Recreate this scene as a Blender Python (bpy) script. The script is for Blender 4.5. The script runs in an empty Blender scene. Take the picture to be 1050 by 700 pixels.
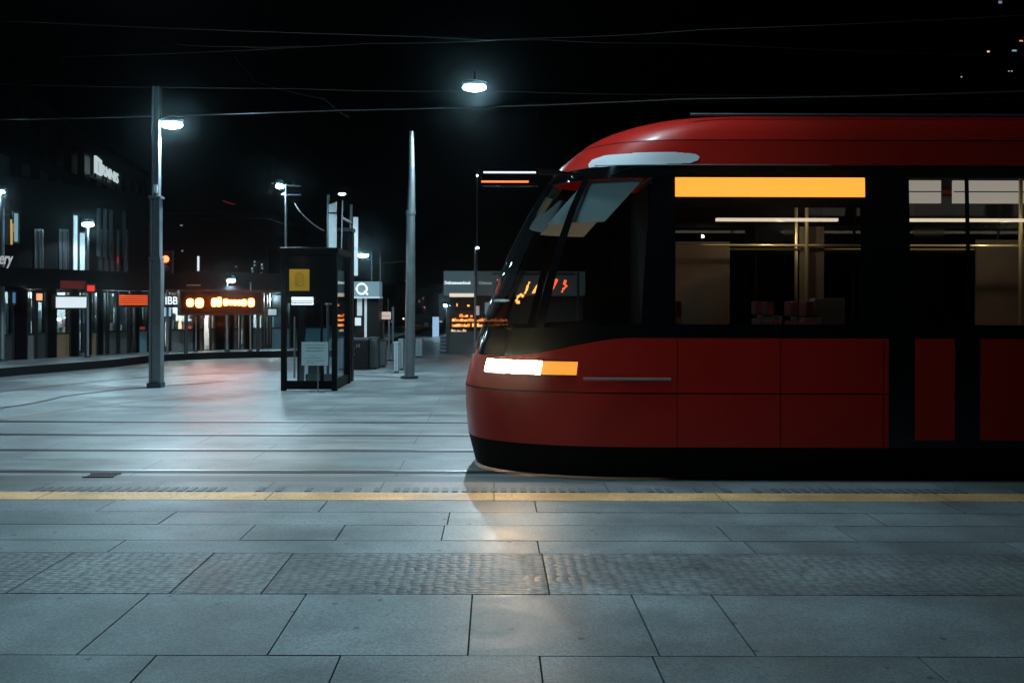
import bpy, bmesh, math, random
from mathutils import Vector, Matrix, noise
random.seed(11)
R = math.radians
sc = bpy.context.scene
C = bpy.context.collection
F = 960.0; VX = 507.0; VY = 310.0; H = 1.70

def P(x, y, d):                      # picture position of the 1050 px photo at a chosen real distance
    return Vector(((x-VX)*d/F, d, H+(VY-y)*d/F))
def GX(x, d): return (x-VX)*d/F
def GD(y, z=0.0): return (H-z)*F/(y-VY)

# ------------------------------------------------------------------ materials
MATS = {}
def nodes_of(m):
    m.use_nodes = True
    nt = m.node_tree
    return nt, nt.nodes['Principled BSDF']
def mat(name, col, rough=0.5, metal=0.0, emit=None, estr=0.0, var=0.0, scale=8.0, bump=0.0, spec=0.5, coat=0.0):
    if name in MATS: return MATS[name]
    m = bpy.data.materials.new(name); nt, b = nodes_of(m)
    b.inputs['Base Color'].default_value = (*col, 1)
    b.inputs['Roughness'].default_value = rough
    b.inputs['Metallic'].default_value = metal
    b.inputs['Specular IOR Level'].default_value = spec
    b.inputs['Coat Weight'].default_value = coat
    b.inputs['Coat Roughness'].default_value = 0.08
    if emit:
        b.inputs['Emission Color'].default_value = (*emit, 1)
        b.inputs['Emission Strength'].default_value = estr
    if var > 0 or bump > 0:
        tc = nt.nodes.new('ShaderNodeTexCoord')
        n = nt.nodes.new('ShaderNodeTexNoise'); n.inputs['Scale'].default_value = scale
        n.inputs['Detail'].default_value = 6
        nt.links.new(tc.outputs['Object'], n.inputs['Vector'])
        if var > 0:
            mx = nt.nodes.new('ShaderNodeMix'); mx.data_type = 'RGBA'
            mx.inputs['A'].default_value = (*[c*(1-var) for c in col], 1)
            mx.inputs['B'].default_value = (*[min(1, c*(1+var)) for c in col], 1)
            nt.links.new(n.outputs['Fac'], mx.inputs['Factor'])
            nt.links.new(mx.outputs['Result'], b.inputs['Base Color'])
            mr = nt.nodes.new('ShaderNodeMapRange')
            mr.inputs['To Min'].default_value = max(0, rough-0.1); mr.inputs['To Max'].default_value = min(1, rough+0.15)
            nt.links.new(n.outputs['Fac'], mr.inputs['Value'])
            nt.links.new(mr.outputs['Result'], b.inputs['Roughness'])
        if bump > 0:
            bp = nt.nodes.new('ShaderNodeBump'); bp.inputs['Strength'].default_value = bump
            bp.inputs['Distance'].default_value = 0.01
            nt.links.new(n.outputs['Fac'], bp.inputs['Height'])
            nt.links.new(bp.outputs['Normal'], b.inputs['Normal'])
    MATS[name] = m
    return m
def glow(name, col, s):
    return mat(name, (0.02, 0.02, 0.02), 0.4, emit=col, estr=s)

def glass(name, tint, gloss=0.08, rough=0.02):
    if name in MATS: return MATS[name]
    m = bpy.data.materials.new(name); m.use_nodes = True; nt = m.node_tree; nt.nodes.clear()
    out = nt.nodes.new('ShaderNodeOutputMaterial'); mx = nt.nodes.new('ShaderNodeMixShader')
    tr = nt.nodes.new('ShaderNodeBsdfTransparent'); tr.inputs['Color'].default_value = (*tint, 1)
    gl = nt.nodes.new('ShaderNodeBsdfGlossy'); gl.inputs['Roughness'].default_value = rough
    gl.inputs['Color'].default_value = (0.9, 0.95, 1, 1)
    lw = nt.nodes.new('ShaderNodeLayerWeight'); lw.inputs['Blend'].default_value = 0.25
    mr = nt.nodes.new('ShaderNodeMapRange'); mr.inputs['To Min'].default_value = gloss; mr.inputs['To Max'].default_value = 0.7
    nt.links.new(lw.outputs['Fresnel'], mr.inputs['Value'])
    nt.links.new(mr.outputs['Result'], mx.inputs['Fac'])
    nt.links.new(tr.outputs[0], mx.inputs[1]); nt.links.new(gl.outputs[0], mx.inputs[2])
    nt.links.new(mx.outputs[0], out.inputs['Surface'])
    MATS[name] = m
    return m

def stone(name, col, rough, joints=None, speck=1.0, bump=0.25, wave=False, slabvar=True, streak=False):
    """granite paving: fine grain, larger stains, per-slab tone from a colour attribute; joints=(w,h) adds grooves"""
    m = bpy.data.materials.new(name); nt, b = nodes_of(m); L = nt.links.new; N = nt.nodes.new
    tc = N('ShaderNodeTexCoord')
    fine = N('ShaderNodeTexNoise'); fine.inputs['Scale'].default_value = 90; fine.inputs['Detail'].default_value = 4
    big = N('ShaderNodeTexNoise'); big.inputs['Scale'].default_value = 1.1; big.inputs['Detail'].default_value = 7; big.inputs['Roughness'].default_value = 0.62
    for n in (fine, big): L(tc.outputs['Object'], n.inputs['Vector'])
    mr1 = N('ShaderNodeMapRange'); mr1.inputs['From Min'].default_value = 0.25; mr1.inputs['From Max'].default_value = 0.75
    mr1.inputs['To Min'].default_value = 0.55; mr1.inputs['To Max'].default_value = 1.45; L(fine.outputs['Fac'], mr1.inputs['Value'])
    mr2 = N('ShaderNodeMapRange'); mr2.inputs['From Min'].default_value = 0.3; mr2.inputs['From Max'].default_value = 0.7
    mr2.inputs['To Min'].default_value = 0.6; mr2.inputs['To Max'].default_value = 1.22; L(big.outputs['Fac'], mr2.inputs['Value'])
    mul = N('ShaderNodeMath'); mul.operation = 'MULTIPLY'; L(mr1.outputs[0], mul.inputs[0]); L(mr2.outputs[0], mul.inputs[1])
    fac = mul.outputs[0]
    smp = N('ShaderNodeMapping'); smp.inputs['Scale'].default_value = (.35, 5.5, 1) if streak else (1.6, 2.2, 1); L(tc.outputs['Object'], smp.inputs['Vector'])
    sn = N('ShaderNodeTexNoise'); sn.inputs['Scale'].default_value = 1.0; sn.inputs['Detail'].default_value = 8; sn.inputs['Roughness'].default_value = .7; sn.inputs['Distortion'].default_value = .6
    L(smp.outputs[0], sn.inputs['Vector'])
    smr = N('ShaderNodeMapRange'); smr.inputs['From Min'].default_value = .35; smr.inputs['From Max'].default_value = .65
    smr.inputs['To Min'].default_value = .72 if streak else .82; smr.inputs['To Max'].default_value = 1.15; L(sn.outputs['Fac'], smr.inputs['Value'])
    ms = N('ShaderNodeMath'); ms.operation = 'MULTIPLY'; L(fac, ms.inputs[0]); L(smr.outputs[0], ms.inputs[1]); fac = ms.outputs[0]
    if slabvar:
        at = N('ShaderNodeAttribute'); at.attribute_name = 'tone'
        m3 = N('ShaderNodeMath'); m3.operation = 'MULTIPLY'; L(fac, m3.inputs[0]); L(at.outputs['Fac'], m3.inputs[1]); fac = m3.outputs[0]
    # chewing gum spots
    vo = N('ShaderNodeTexVoronoi'); vo.inputs['Scale'].default_value = 4.6; L(tc.outputs['Object'], vo.inputs['Vector'])
    dn = N('ShaderNodeTexNoise'); dn.inputs['Scale'].default_value = 40; L(tc.outputs['Object'], dn.inputs['Vector'])
    ad = N('ShaderNodeMath'); ad.operation = 'MULTIPLY_ADD'; ad.inputs[1].default_value = 0.05; L(dn.outputs['Fac'], ad.inputs[0]); L(vo.outputs['Distance'], ad.inputs[2])
    cr = N('ShaderNodeMapRange'); cr.inputs['From Min'].default_value = 0.09; cr.inputs['From Max'].default_value = 0.12
    cr.inputs['To Min'].default_value = 0.45; cr.inputs['To Max'].default_value = 1.0; L(ad.outputs[0], cr.inputs['Value'])
    m4 = N('ShaderNodeMath'); m4.operation = 'MULTIPLY'; L(fac, m4.inputs[0]); L(cr.outputs[0], m4.inputs[1]); fac = m4.outputs[0]
    hgt = fine.outputs['Fac']
    if joints:
        br = N('ShaderNodeTexBrick'); br.inputs['Scale'].default_value = 1.0
        br.inputs['Brick Width'].default_value = joints[0]; br.inputs['Row Height'].default_value = joints[1]
        br.inputs['Mortar Size'].default_value = 0.006; br.inputs['Mortar Smooth'].default_value = 0.1
        br.inputs['Color1'].default_value = (0.88, 0.88, 0.88, 1); br.inputs['Color2'].default_value = (1.1, 1.1, 1.1, 1); br.inputs['Mortar'].default_value = (0.25, 0.25, 0.25, 1)
        br.offset = 0.37; L(tc.outputs['Object'], br.inputs['Vector'])
        m5 = N('ShaderNodeMath'); m5.operation = 'MULTIPLY'; L(fac, m5.inputs[0]); L(br.outputs['Color'], m5.inputs[1]); fac = m5.outputs[0]
    if wave:
        mpw = N('ShaderNodeMapping'); mpw.inputs['Scale'].default_value = (15, 26, 1); L(tc.outputs['Object'], mpw.inputs['Vector'])
        vw = N('ShaderNodeTexVoronoi'); vw.inputs['Scale'].default_value = 1; vw.inputs['Randomness'].default_value = .45; L(mpw.outputs[0], vw.inputs['Vector'])
        wr = N('ShaderNodeMapRange'); wr.inputs['From Min'].default_value = .2; wr.inputs['From Max'].default_value = .65
        wr.inputs['To Min'].default_value = 1.12; wr.inputs['To Max'].default_value = .55; L(vw.outputs['Distance'], wr.inputs['Value'])
        mw = N('ShaderNodeMath'); mw.operation = 'MULTIPLY'; L(fac, mw.inputs[0]); L(wr.outputs[0], mw.inputs[1]); fac = mw.outputs[0]
    vm = N('ShaderNodeVectorMath'); vm.operation = 'SCALE'; vm.inputs[0].default_value = col; L(fac, vm.inputs['Scale'])
    L(vm.outputs[0], b.inputs['Base Color'])
    rr = N('ShaderNodeMapRange'); rr.inputs['From Min'].default_value = 0.3; rr.inputs['From Max'].default_value = 0.7
    rr.inputs['To Min'].default_value = rough-0.13; rr.inputs['To Max'].default_value = rough+0.14; L(sn.outputs['Fac'], rr.inputs['Value'])
    L(rr.outputs[0], b.inputs['Roughness'])
    bp = N('ShaderNodeBump'); bp.inputs['Strength'].default_value = bump; bp.inputs['Distance'].default_value = 0.004
    L(hgt, bp.inputs['Height']); L(bp.outputs['Normal'], b.inputs['Normal'])
    if wave:
        mp = N('ShaderNodeMapping'); mp.inputs['Scale'].default_value = (15, 26, 1); L(tc.outputs['Object'], mp.inputs['Vector'])
        v2 = N('ShaderNodeTexVoronoi'); v2.inputs['Scale'].default_value = 1; v2.inputs['Randomness'].default_value = 0.45; L(mp.outputs[0], v2.inputs['Vector'])
        b2 = N('ShaderNodeBump'); b2.inputs['Strength'].default_value = 0.55; b2.inputs['Distance'].default_value = 0.016; b2.invert = True
        L(v2.outputs['Distance'], b2.inputs['Height']); L(bp.outputs['Normal'], b2.inputs['Normal']); L(b2.outputs['Normal'], b.inputs['Normal'])
    MATS[name] = m
    return m

# ------------------------------------------------------------------ mesh helpers
class MB:
    def __init__(s, M=None): s.v = []; s.f = []; s.M = M; s.tone = None
    def add(s, vs, fs):
        b = len(s.v); s.v += [(s.M @ Vector(v)) if s.M else Vector(v) for v in vs]
        s.f += [tuple(b+i for i in f) for f in fs]; return s
    def box(s, x0, x1, y0, y1, z0, z1):
        return s.add([(x0,y0,z0),(x1,y0,z0),(x1,y1,z0),(x0,y1,z0),(x0,y0,z1),(x1,y0,z1),(x1,y1,z1),(x0,y1,z1)],
                     [(0,3,2,1),(4,5,6,7),(0,1,5,4),(1,2,6,5),(2,3,7,6),(3,0,4,7)])
    def tube(s, pts, r, n=10, r2=None, cap=True):
        pts = [Vector(p) for p in pts]; vs = []; fs = []
        for i, p in enumerate(pts):
            t = (pts[min(i+1, len(pts)-1)]-pts[max(i-1, 0)]).normalized()
            a = t.orthogonal().normalized() if abs(t.z) < 0.9 else Vector((1,0,0)); 
            a = (a - t*a.dot(t)).normalized(); b = t.cross(a)
            rr = r if r2 is None else r+(r2-r)*i/(len(pts)-1)
            for k in range(n):
                w = 2*math.pi*k/n; vs.append(p+a*math.cos(w)*rr+b*math.sin(w)*rr)
        for i in range(len(pts)-1):
            for k in range(n): fs.append((i*n+k, i*n+(k+1)%n, (i+1)*n+(k+1)%n, (i+1)*n+k))
        if cap: fs.append(tuple(range(n))[::-1]); fs.append(tuple((len(pts)-1)*n+k for k in range(n)))
        return s.add(vs, fs)
    def prism(s, outline, y0, y1):        # outline in xz, extruded along y
        n = len(outline)
        vs = [(x, y0, z) for x, z in outline]+[(x, y1, z) for x, z in outline]
        return s.add(vs, [tuple(range(n)), tuple(range(n, 2*n))[::-1]]+[(i, i+n, (i+1)%n+n, (i+1)%n) for i in range(n)])
    def slab(s, outline, z0, z1):         # outline in xy
        n = len(outline)
        vs = [(x, y, z0) for x, y in outline]+[(x, y, z1) for x, y in outline]
        return s.add(vs, [tuple(range(n))[::-1], tuple(range(n, 2*n))]+[(i, (i+1)%n, (i+1)%n+n, i+n) for i in range(n)])
    def ellip(s, c, rx, ry, rz, n=14, m=8):
        vs = []; fs = []
        for i in range(m+1):
            a = math.pi*i/m
            for k in range(n):
                w = 2*math.pi*k/n
                vs.append((c[0]+rx*math.sin(a)*math.cos(w), c[1]+ry*math.sin(a)*math.sin(w), c[2]+rz*math.cos(a)))
        for i in range(m):
            for k in range(n): fs.append((i*n+k, (i+1)*n+k, (i+1)*n+(k+1)%n, i*n+(k+1)%n))
        return s.add(vs, fs)
    def build(s, name, m, parent=None, smooth=False, bevel=0.0):
        off = parent_loc(parent)
        me = bpy.data.meshes.new(name); me.from_pydata([tuple(v-off) for v in s.v], [], s.f)
        me.validate(); me.update()
        bm = bmesh.new(); bm.from_mesh(me); bmesh.ops.remove_doubles(bm, verts=bm.verts, dist=1e-5)
        if bevel > 0:
            bmesh.ops.recalc_face_normals(bm, faces=bm.faces)
            es = [e for e in bm.edges if len(e.link_faces) == 2 and e.calc_face_angle(0) > 0.6]
            bmesh.ops.bevel(bm, geom=es, offset=bevel, segments=2, affect='EDGES', profile=0.6)
        bmesh.ops.recalc_face_normals(bm, faces=bm.faces)
        bm.to_mesh(me); bm.free()
        if smooth:
            for p in me.polygons: p.use_smooth = True
            if hasattr(me, 'set_sharp_from_angle'): me.set_sharp_from_angle(angle=R(38))
        me.materials.append(m)
        o = bpy.data.objects.new(name, me); C.objects.link(o)
        if parent: o.parent = parent
        return o
def parent_loc(p):
    v = Vector((0,0,0))
    while p is not None: v += p.location; p = p.parent
    return v
def thing(name, loc, label, cat, group=None):
    o = bpy.data.objects.new(name, None); C.objects.link(o); o.location = loc; o.empty_display_size = 0.2
    o['label'] = label; o['category'] = cat
    if group: o['group'] = group
    return o
def tag(o, label, cat, group=None):
    o['label'] = label; o['category'] = cat
    if group: o['group'] = group
    return o
def struct(o): o['kind'] = 'structure'; return o
def text_part(s, name, m, h, M, parent=None, ext=0.01, shear=0.0, bold=0.0, width=None):
    cu = bpy.data.curves.new(name, 'FONT'); cu.body = s; cu.size = 1; cu.extrude = 0.0; cu.shear = shear; cu.offset = bold
    t = bpy.data.objects.new(name, cu); C.objects.link(t)
    bpy.context.view_layer.update()
    me = bpy.data.meshes.new_from_object(t.evaluated_get(bpy.context.evaluated_depsgraph_get()))
    bpy.data.objects.remove(t)
    xs = [v.co.x for v in me.vertices]; ys = [v.co.y for v in me.vertices]
    x0, x1, y0, y1 = min(xs), max(xs), min(ys), max(ys)
    k = h/(y1-y0); kx = width/(x1-x0) if width else k
    bm = bmesh.new(); bm.from_mesh(me)
    for v in bm.verts: v.co = Vector(((v.co.x-x0)*kx, 0, (v.co.y-y0)*k))      # xz plane, reading along +x, facing -y
    r = bmesh.ops.extrude_face_region(bm, geom=bm.faces[:])
    for e in r['geom']:
        if isinstance(e, bmesh.types.BMVert): e.co.y -= ext
    off = parent_loc(parent)
    for v in bm.verts: v.co = M @ v.co - off
    bmesh.ops.recalc_face_normals(bm, faces=bm.faces)
    bm.to_mesh(me); bm.free(); me.materials.clear(); me.materials.append(m)
    o = bpy.data.objects.new(name, me); C.objects.link(o)
    if parent: o.parent = parent
    return o
T = Matrix.Translation
def light(name, kind, loc, power, col, parent=None, radius=0.1, rot=None, spot=None, blend=0.5):
    l = bpy.data.lights.new(name, kind); l.energy = power; l.color = col
    if kind in ('POINT', 'SPOT'): l.shadow_soft_size = radius
    if kind == 'SPOT': l.spot_size = spot; l.spot_blend = blend
    o = bpy.data.objects.new(name, l); C.objects.link(o)
    o.location = Vector(loc)-parent_loc(parent)
    if rot: o.rotation_euler = rot
    if parent: o.parent = parent
    return o

# base palette
BLUEW = (0.66, 0.88, 1.0)
steel = mat('galvanised_steel', (0.22, 0.26, 0.28), 0.42, 0.75, var=0.18, scale=5, bump=0.1)
dsteel = mat('dark_painted_steel', (0.035, 0.045, 0.05), 0.35, 0.2, var=0.15)
black = mat('black_frame', (0.003, 0.0035, 0.004), 0.5, var=0.2, spec=.15)
bwall = mat('dark_facade', (0.004, 0.0045, 0.005), 0.85, var=0.3, scale=1.5, spec=.05)
greyp = mat('grey_panel', (0.30, 0.36, 0.39), 0.45, var=0.12)
lens = glow('lamp_lens', (0.50, 0.86, 1.0), 110)
wire_m = mat('wire', (0.16, 0.17, 0.18), 0.4, 0.7)

# ------------------------------------------------------------------ camera, world
cam = bpy.data.cameras.new('camera'); co = bpy.data.objects.new('camera', cam); C.objects.link(co)
co.location = (0, 0, H); co.rotation_euler = (R(90), 0, 0)
co.rotation_euler = (Matrix.Rotation(R(90), 4, 'X') @ Matrix.Rotation(R(0.14), 4, 'Z')).to_euler()
cam.sensor_width = 36; cam.lens = 36*F/1050; cam.shift_x = (525-VX)/1050; cam.shift_y = -(350-VY)/1050
cam.clip_end = 2000; cam.clip_start = 0.05
sc.camera = co
w = bpy.data.worlds.new('World'); sc.world = w; w.use_nodes = True
nt = w.node_tree; bg = nt.nodes['Background']
sky = nt.nodes.new('ShaderNodeTexSky'); sky.sky_type = 'NISHITA'; sky.sun_disc = False
sky.sun_elevation = R(-6); sky.sun_rotation = R(200)
nt.links.new(sky.outputs[0], bg.inputs['Color']); bg.inputs['Strength'].default_value = 0.004
sc.view_settings.view_transform = 'Standard'; sc.view_settings.look = 'None'
sc.view_settings.exposure = 0; sc.view_settings.gamma = 1
sc.render.engine = 'CYCLES'
sc.cycles.use_denoising = True
sc.cycles.max_bounces = 8; sc.cycles.transparent_max_bounces = 16
sc.cycles.sample_clamp_indirect = 4

# ------------------------------------------------------------------ ground
pz = 0.06                                     # platform level
rows = [(-6, -3.3), (-3.3, -2.0), (-2.0, -1.1), (-1.1, -0.2), (-0.2, 0.7), (0.7, 1.6), (1.6, 2.52), (2.52, 3.435), (3.435, 4.35), (4.35, 5.265), (5.265, 6.125), (6.125, 6.45), (6.45, 6.90),
        (6.90, 7.32), (7.32, 7.755)]
known = {8: [-1.565-.9, -1.565, -.71, .2127, .737, 1.968, 2.86], 9: [-4.65, -3.75, -2.84, -1.94, -1.053, -.12, .773, 1.223, 3.3, 4.2],
         10: [-4.6, -2.746, -1.827, -1.31, .314, 3.9], 11: [-5.2, -2.535, .30, 1.72, 3.5], 12: [-5.5, -3.9, -1.754, -1.095, -.363, 1.64, 2.507, 4.1],
         13: [-5.6, -4.2, -2.48, -.345, 2.9, 4.4], 14: [-6.2, -4.7, -3.12, -1.374, .336, 1.92, 3.7]}
def slabs(idx_rows, name, m, gap=0.0045):
    mb = MB(); tones = []
    for i in idx_rows:
        y0, y1 = rows[i]
        xs = sorted(known.get(i, []))
        x = (xs[0] if xs else -.3)
        st = lambda: random.choice([.9, .9, 1.4, .45]) if y1-y0 > .5 else random.uniform(1.1, 2.4)
        L = []
        while x > -22: x -= st(); L.append(x)
        x = (xs[-1] if xs else -.3); Rr = []
        while x < 22: x += st(); Rr.append(x)
        xs = sorted(L+xs+Rr)
        for a, b in zip(xs[:-1], xs[1:]):
            dz = random.uniform(-.0012, .0012)
            n0 = len(mb.f)
            ga = gap
            mb.box(a+ga, b-ga, y0+ga, y1-ga, -0.02, pz+dz)
            t = random.choice([.84, .93, 1, 1.05, .97, 1.1]); tones += [t]*(6)
    me = bpy.data.meshes.new(name); me.from_pydata([tuple(v) for v in mb.v], [], mb.f); me.update()
    at = me.attributes.new('tone', 'FLOAT', 'FACE')
    for i, t in enumerate(tones): at.data[i].value = t
    me.materials.append(m)
    o = bpy.data.objects.new(name, me); C.objects.link(o); return struct(o)
st_plat = stone('platform_granite', (0.235, 0.285, 0.30), 0.47)
st_wave = stone('ribbed_granite', (0.235, 0.275, 0.285), 0.46, wave=True)
slabs([i for i in range(len(rows)) if i != 10], 'platform_paving', st_plat)
slabs([10], 'platform_ribbed_paving', st_wave)
bed = mat('joint_bed', (0.02, 0.022, 0.024), 0.9)
struct(MB().box(-22, 22, -6, 8.55, -0.06, 0.035).build('platform_base', bed))
# yellow line, tactile strip, edge stone
ym = stone('yellow_paint', (0.92, 0.55, 0.25), 0.5, slabvar=False, joints=(1.9, 5.0)); 
struct(MB().box(-22, 22, 7.757, 8.07, 0.03, pz+.002).build('yellow_line', ym))
tact = MB(); tact.box(-22, 22, 8.074, 8.555, 0.03, pz)
tact_m = stone('edge_granite', (0.23, 0.25, 0.26), 0.5, slabvar=False, joints=(1.0, 7.0))
struct(tact.build('platform_edge', tact_m))
tb = MB(); x = -20.0
while x < 20:
    if int((x+20)/1.6) % 2 == 0 or random.random() < .4: tb.box(x, x+.05, 8.10, 8.27, pz, pz+.006)
    x += .085
struct(tb.build('tactile_strip', mat('tactile_bars', (.13, .155, .16), .5, var=.2)))
# street
stm = stone('street_stone', (0.23, 0.275, 0.285), 0.42, joints=(2.6, 1.12), slabvar=False, bump=0.2, streak=True)
g = MB(); g.box(-400, 400, -200, 900, -0.5, 0.0)
struct(g.build('ground', stm))
def rail_pair(y, name):
    d = MB().box(-40, 40, y-.085, y+.085, .0, .004); struct(d.build('rail_groove', mat('rail_bed', (.012, .013, .014), .55)))
    r = MB().box(-40, 40, y+.0, y+.06, .004, .009); struct(r.build('rail', mat('rail_steel', (.42, .43, .44), .36, 1.0)))
for y in (9.38, 10.72, 11.95, 13.25): 
    rail_pair(y, 'rail')
struct(MB().box(-40, 40, 8.62, 9.12, 0, .004).build('track_kerb_strip', mat('kerb_strip', (.12, .135, .14), .5, var=.2)))
def ribbon(pts, w, z0, z1, name, m):
    mb = MB(); vs = []; 
    for i, p in enumerate(pts):
        a = Vector(pts[max(i-1,0)]); b = Vector(pts[min(i+1,len(pts)-1)]); t = (b-a).normalized(); n = Vector((-t.y, t.x))
        p = Vector(p); vs += [(p.x-n.x*w/2, p.y-n.y*w/2), (p.x+n.x*w/2, p.y+n.y*w/2)]
    V = [(x, y, z1) for x, y in vs]; 
    mb.add(V, [(2*i, 2*i+2, 2*i+3, 2*i+1) for i in range(len(pts)-1)])
    return struct(mb.build(name, m))
def curvepx(pts, n=24):
    q = [Vector((GX(x, GD(y)), GD(y))) for x, y in pts]; out = []
    for i in range(len(q)-1):
        p0 = q[max(i-1, 0)]; p1 = q[i]; p2 = q[i+1]; p3 = q[min(i+2, len(q)-1)]
        for k in range(8):
            t = k/8; out.append(tuple(.5*((2*p1)+(-p0+p2)*t+(2*p0-5*p1+4*p2-p3)*t*t+(-p0+3*p1-3*p2+p3)*t**3)))
    out.append(tuple(q[-1])); return out
ribbon(curvepx([(-120, 452), (0, 432), (70, 421), (135, 413), (200, 408)]), .06, 0, .006, 'street_line', mat('worn_paint', (.33, .27, .15), .6, var=.3))
for pts in ([(-120, 435), (25, 416), (75, 406), (150, 398), (230, 392)], [(-120, 421), (0, 403), (100, 392), (180, 386), (260, 382)]):
    ribbon(curvepx(pts), .11, 0, .004, 'rail_groove', mat('rail_bed', (.012, .013, .014), .55))
    ribbon([(x, y+.03) for x, y in curvepx(pts)], .04, 0, .009, 'rail', mat('rail_steel', (.42, .43, .44), .36, 1.0))
# drain
dr = thing('drain_cover', (GX(105, GD(489)), GD(489), 0), 'small dark slotted drain grate in the grey strip beside the near rail', 'drain')
m_ = MB(); gx, gy = GX(105, GD(489)), GD(489)
for k in range(9): m_.box(gx-.13+k*.03, gx-.118+k*.03, gy-.09, gy+.09, .004, .012)
m_.box(gx-.15, gx+.15, gy-.10, gy-.085, .004, .013); m_.box(gx-.15, gx+.15, gy+.085, gy+.10, .004, .013)
m_.build('grate', mat('cast_iron', (.02, .02, .022), .5, .5), dr)

# raised pavement at the left with dark kerb
kp = [(-400, 388+52), (-150, 404), (0, 388), (60, 382.5), (120, 377), (165, 371.5), (220, 368.6), (290, 366.8), (345, 366)]
K = [Vector((GX(x, GD(y)), GD(y))) for x, y in kp]
K2 = []
for i in range(len(K)-1):
    p0 = K[max(i-1, 0)]; p1 = K[i]; p2 = K[i+1]; p3 = K[min(i+2, len(K)-1)]
    for k in range(8):
        t = k/8; K2.append(.5*((2*p1)+(-p0+p2)*t+(2*p0-5*p1+4*p2-p3)*t*t+(-p0+3*p1-3*p2+p3)*t**3))
K2.append(K[-1]); K2.append(Vector((K[-1].x+.6, K[-1].y+2))); K2.append(Vector((K[-1].x+.9, 60)))
pvz = .2
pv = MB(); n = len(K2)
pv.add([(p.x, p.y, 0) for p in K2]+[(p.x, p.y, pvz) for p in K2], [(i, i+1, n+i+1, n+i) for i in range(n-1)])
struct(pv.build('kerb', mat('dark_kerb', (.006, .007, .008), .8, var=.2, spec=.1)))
out = [(p.x, p.y) for p in K2]+[(-60, 60), (-60, K2[0].y)]
pt = MB(); pt.add([(x, y, pvz) for x, y in out], [tuple(range(len(out)))])
struct(pt.build('pavement', stone('pavement_stone', (.25, .29, .30), .45, joints=(1.2, .6), slabvar=False)))

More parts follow.
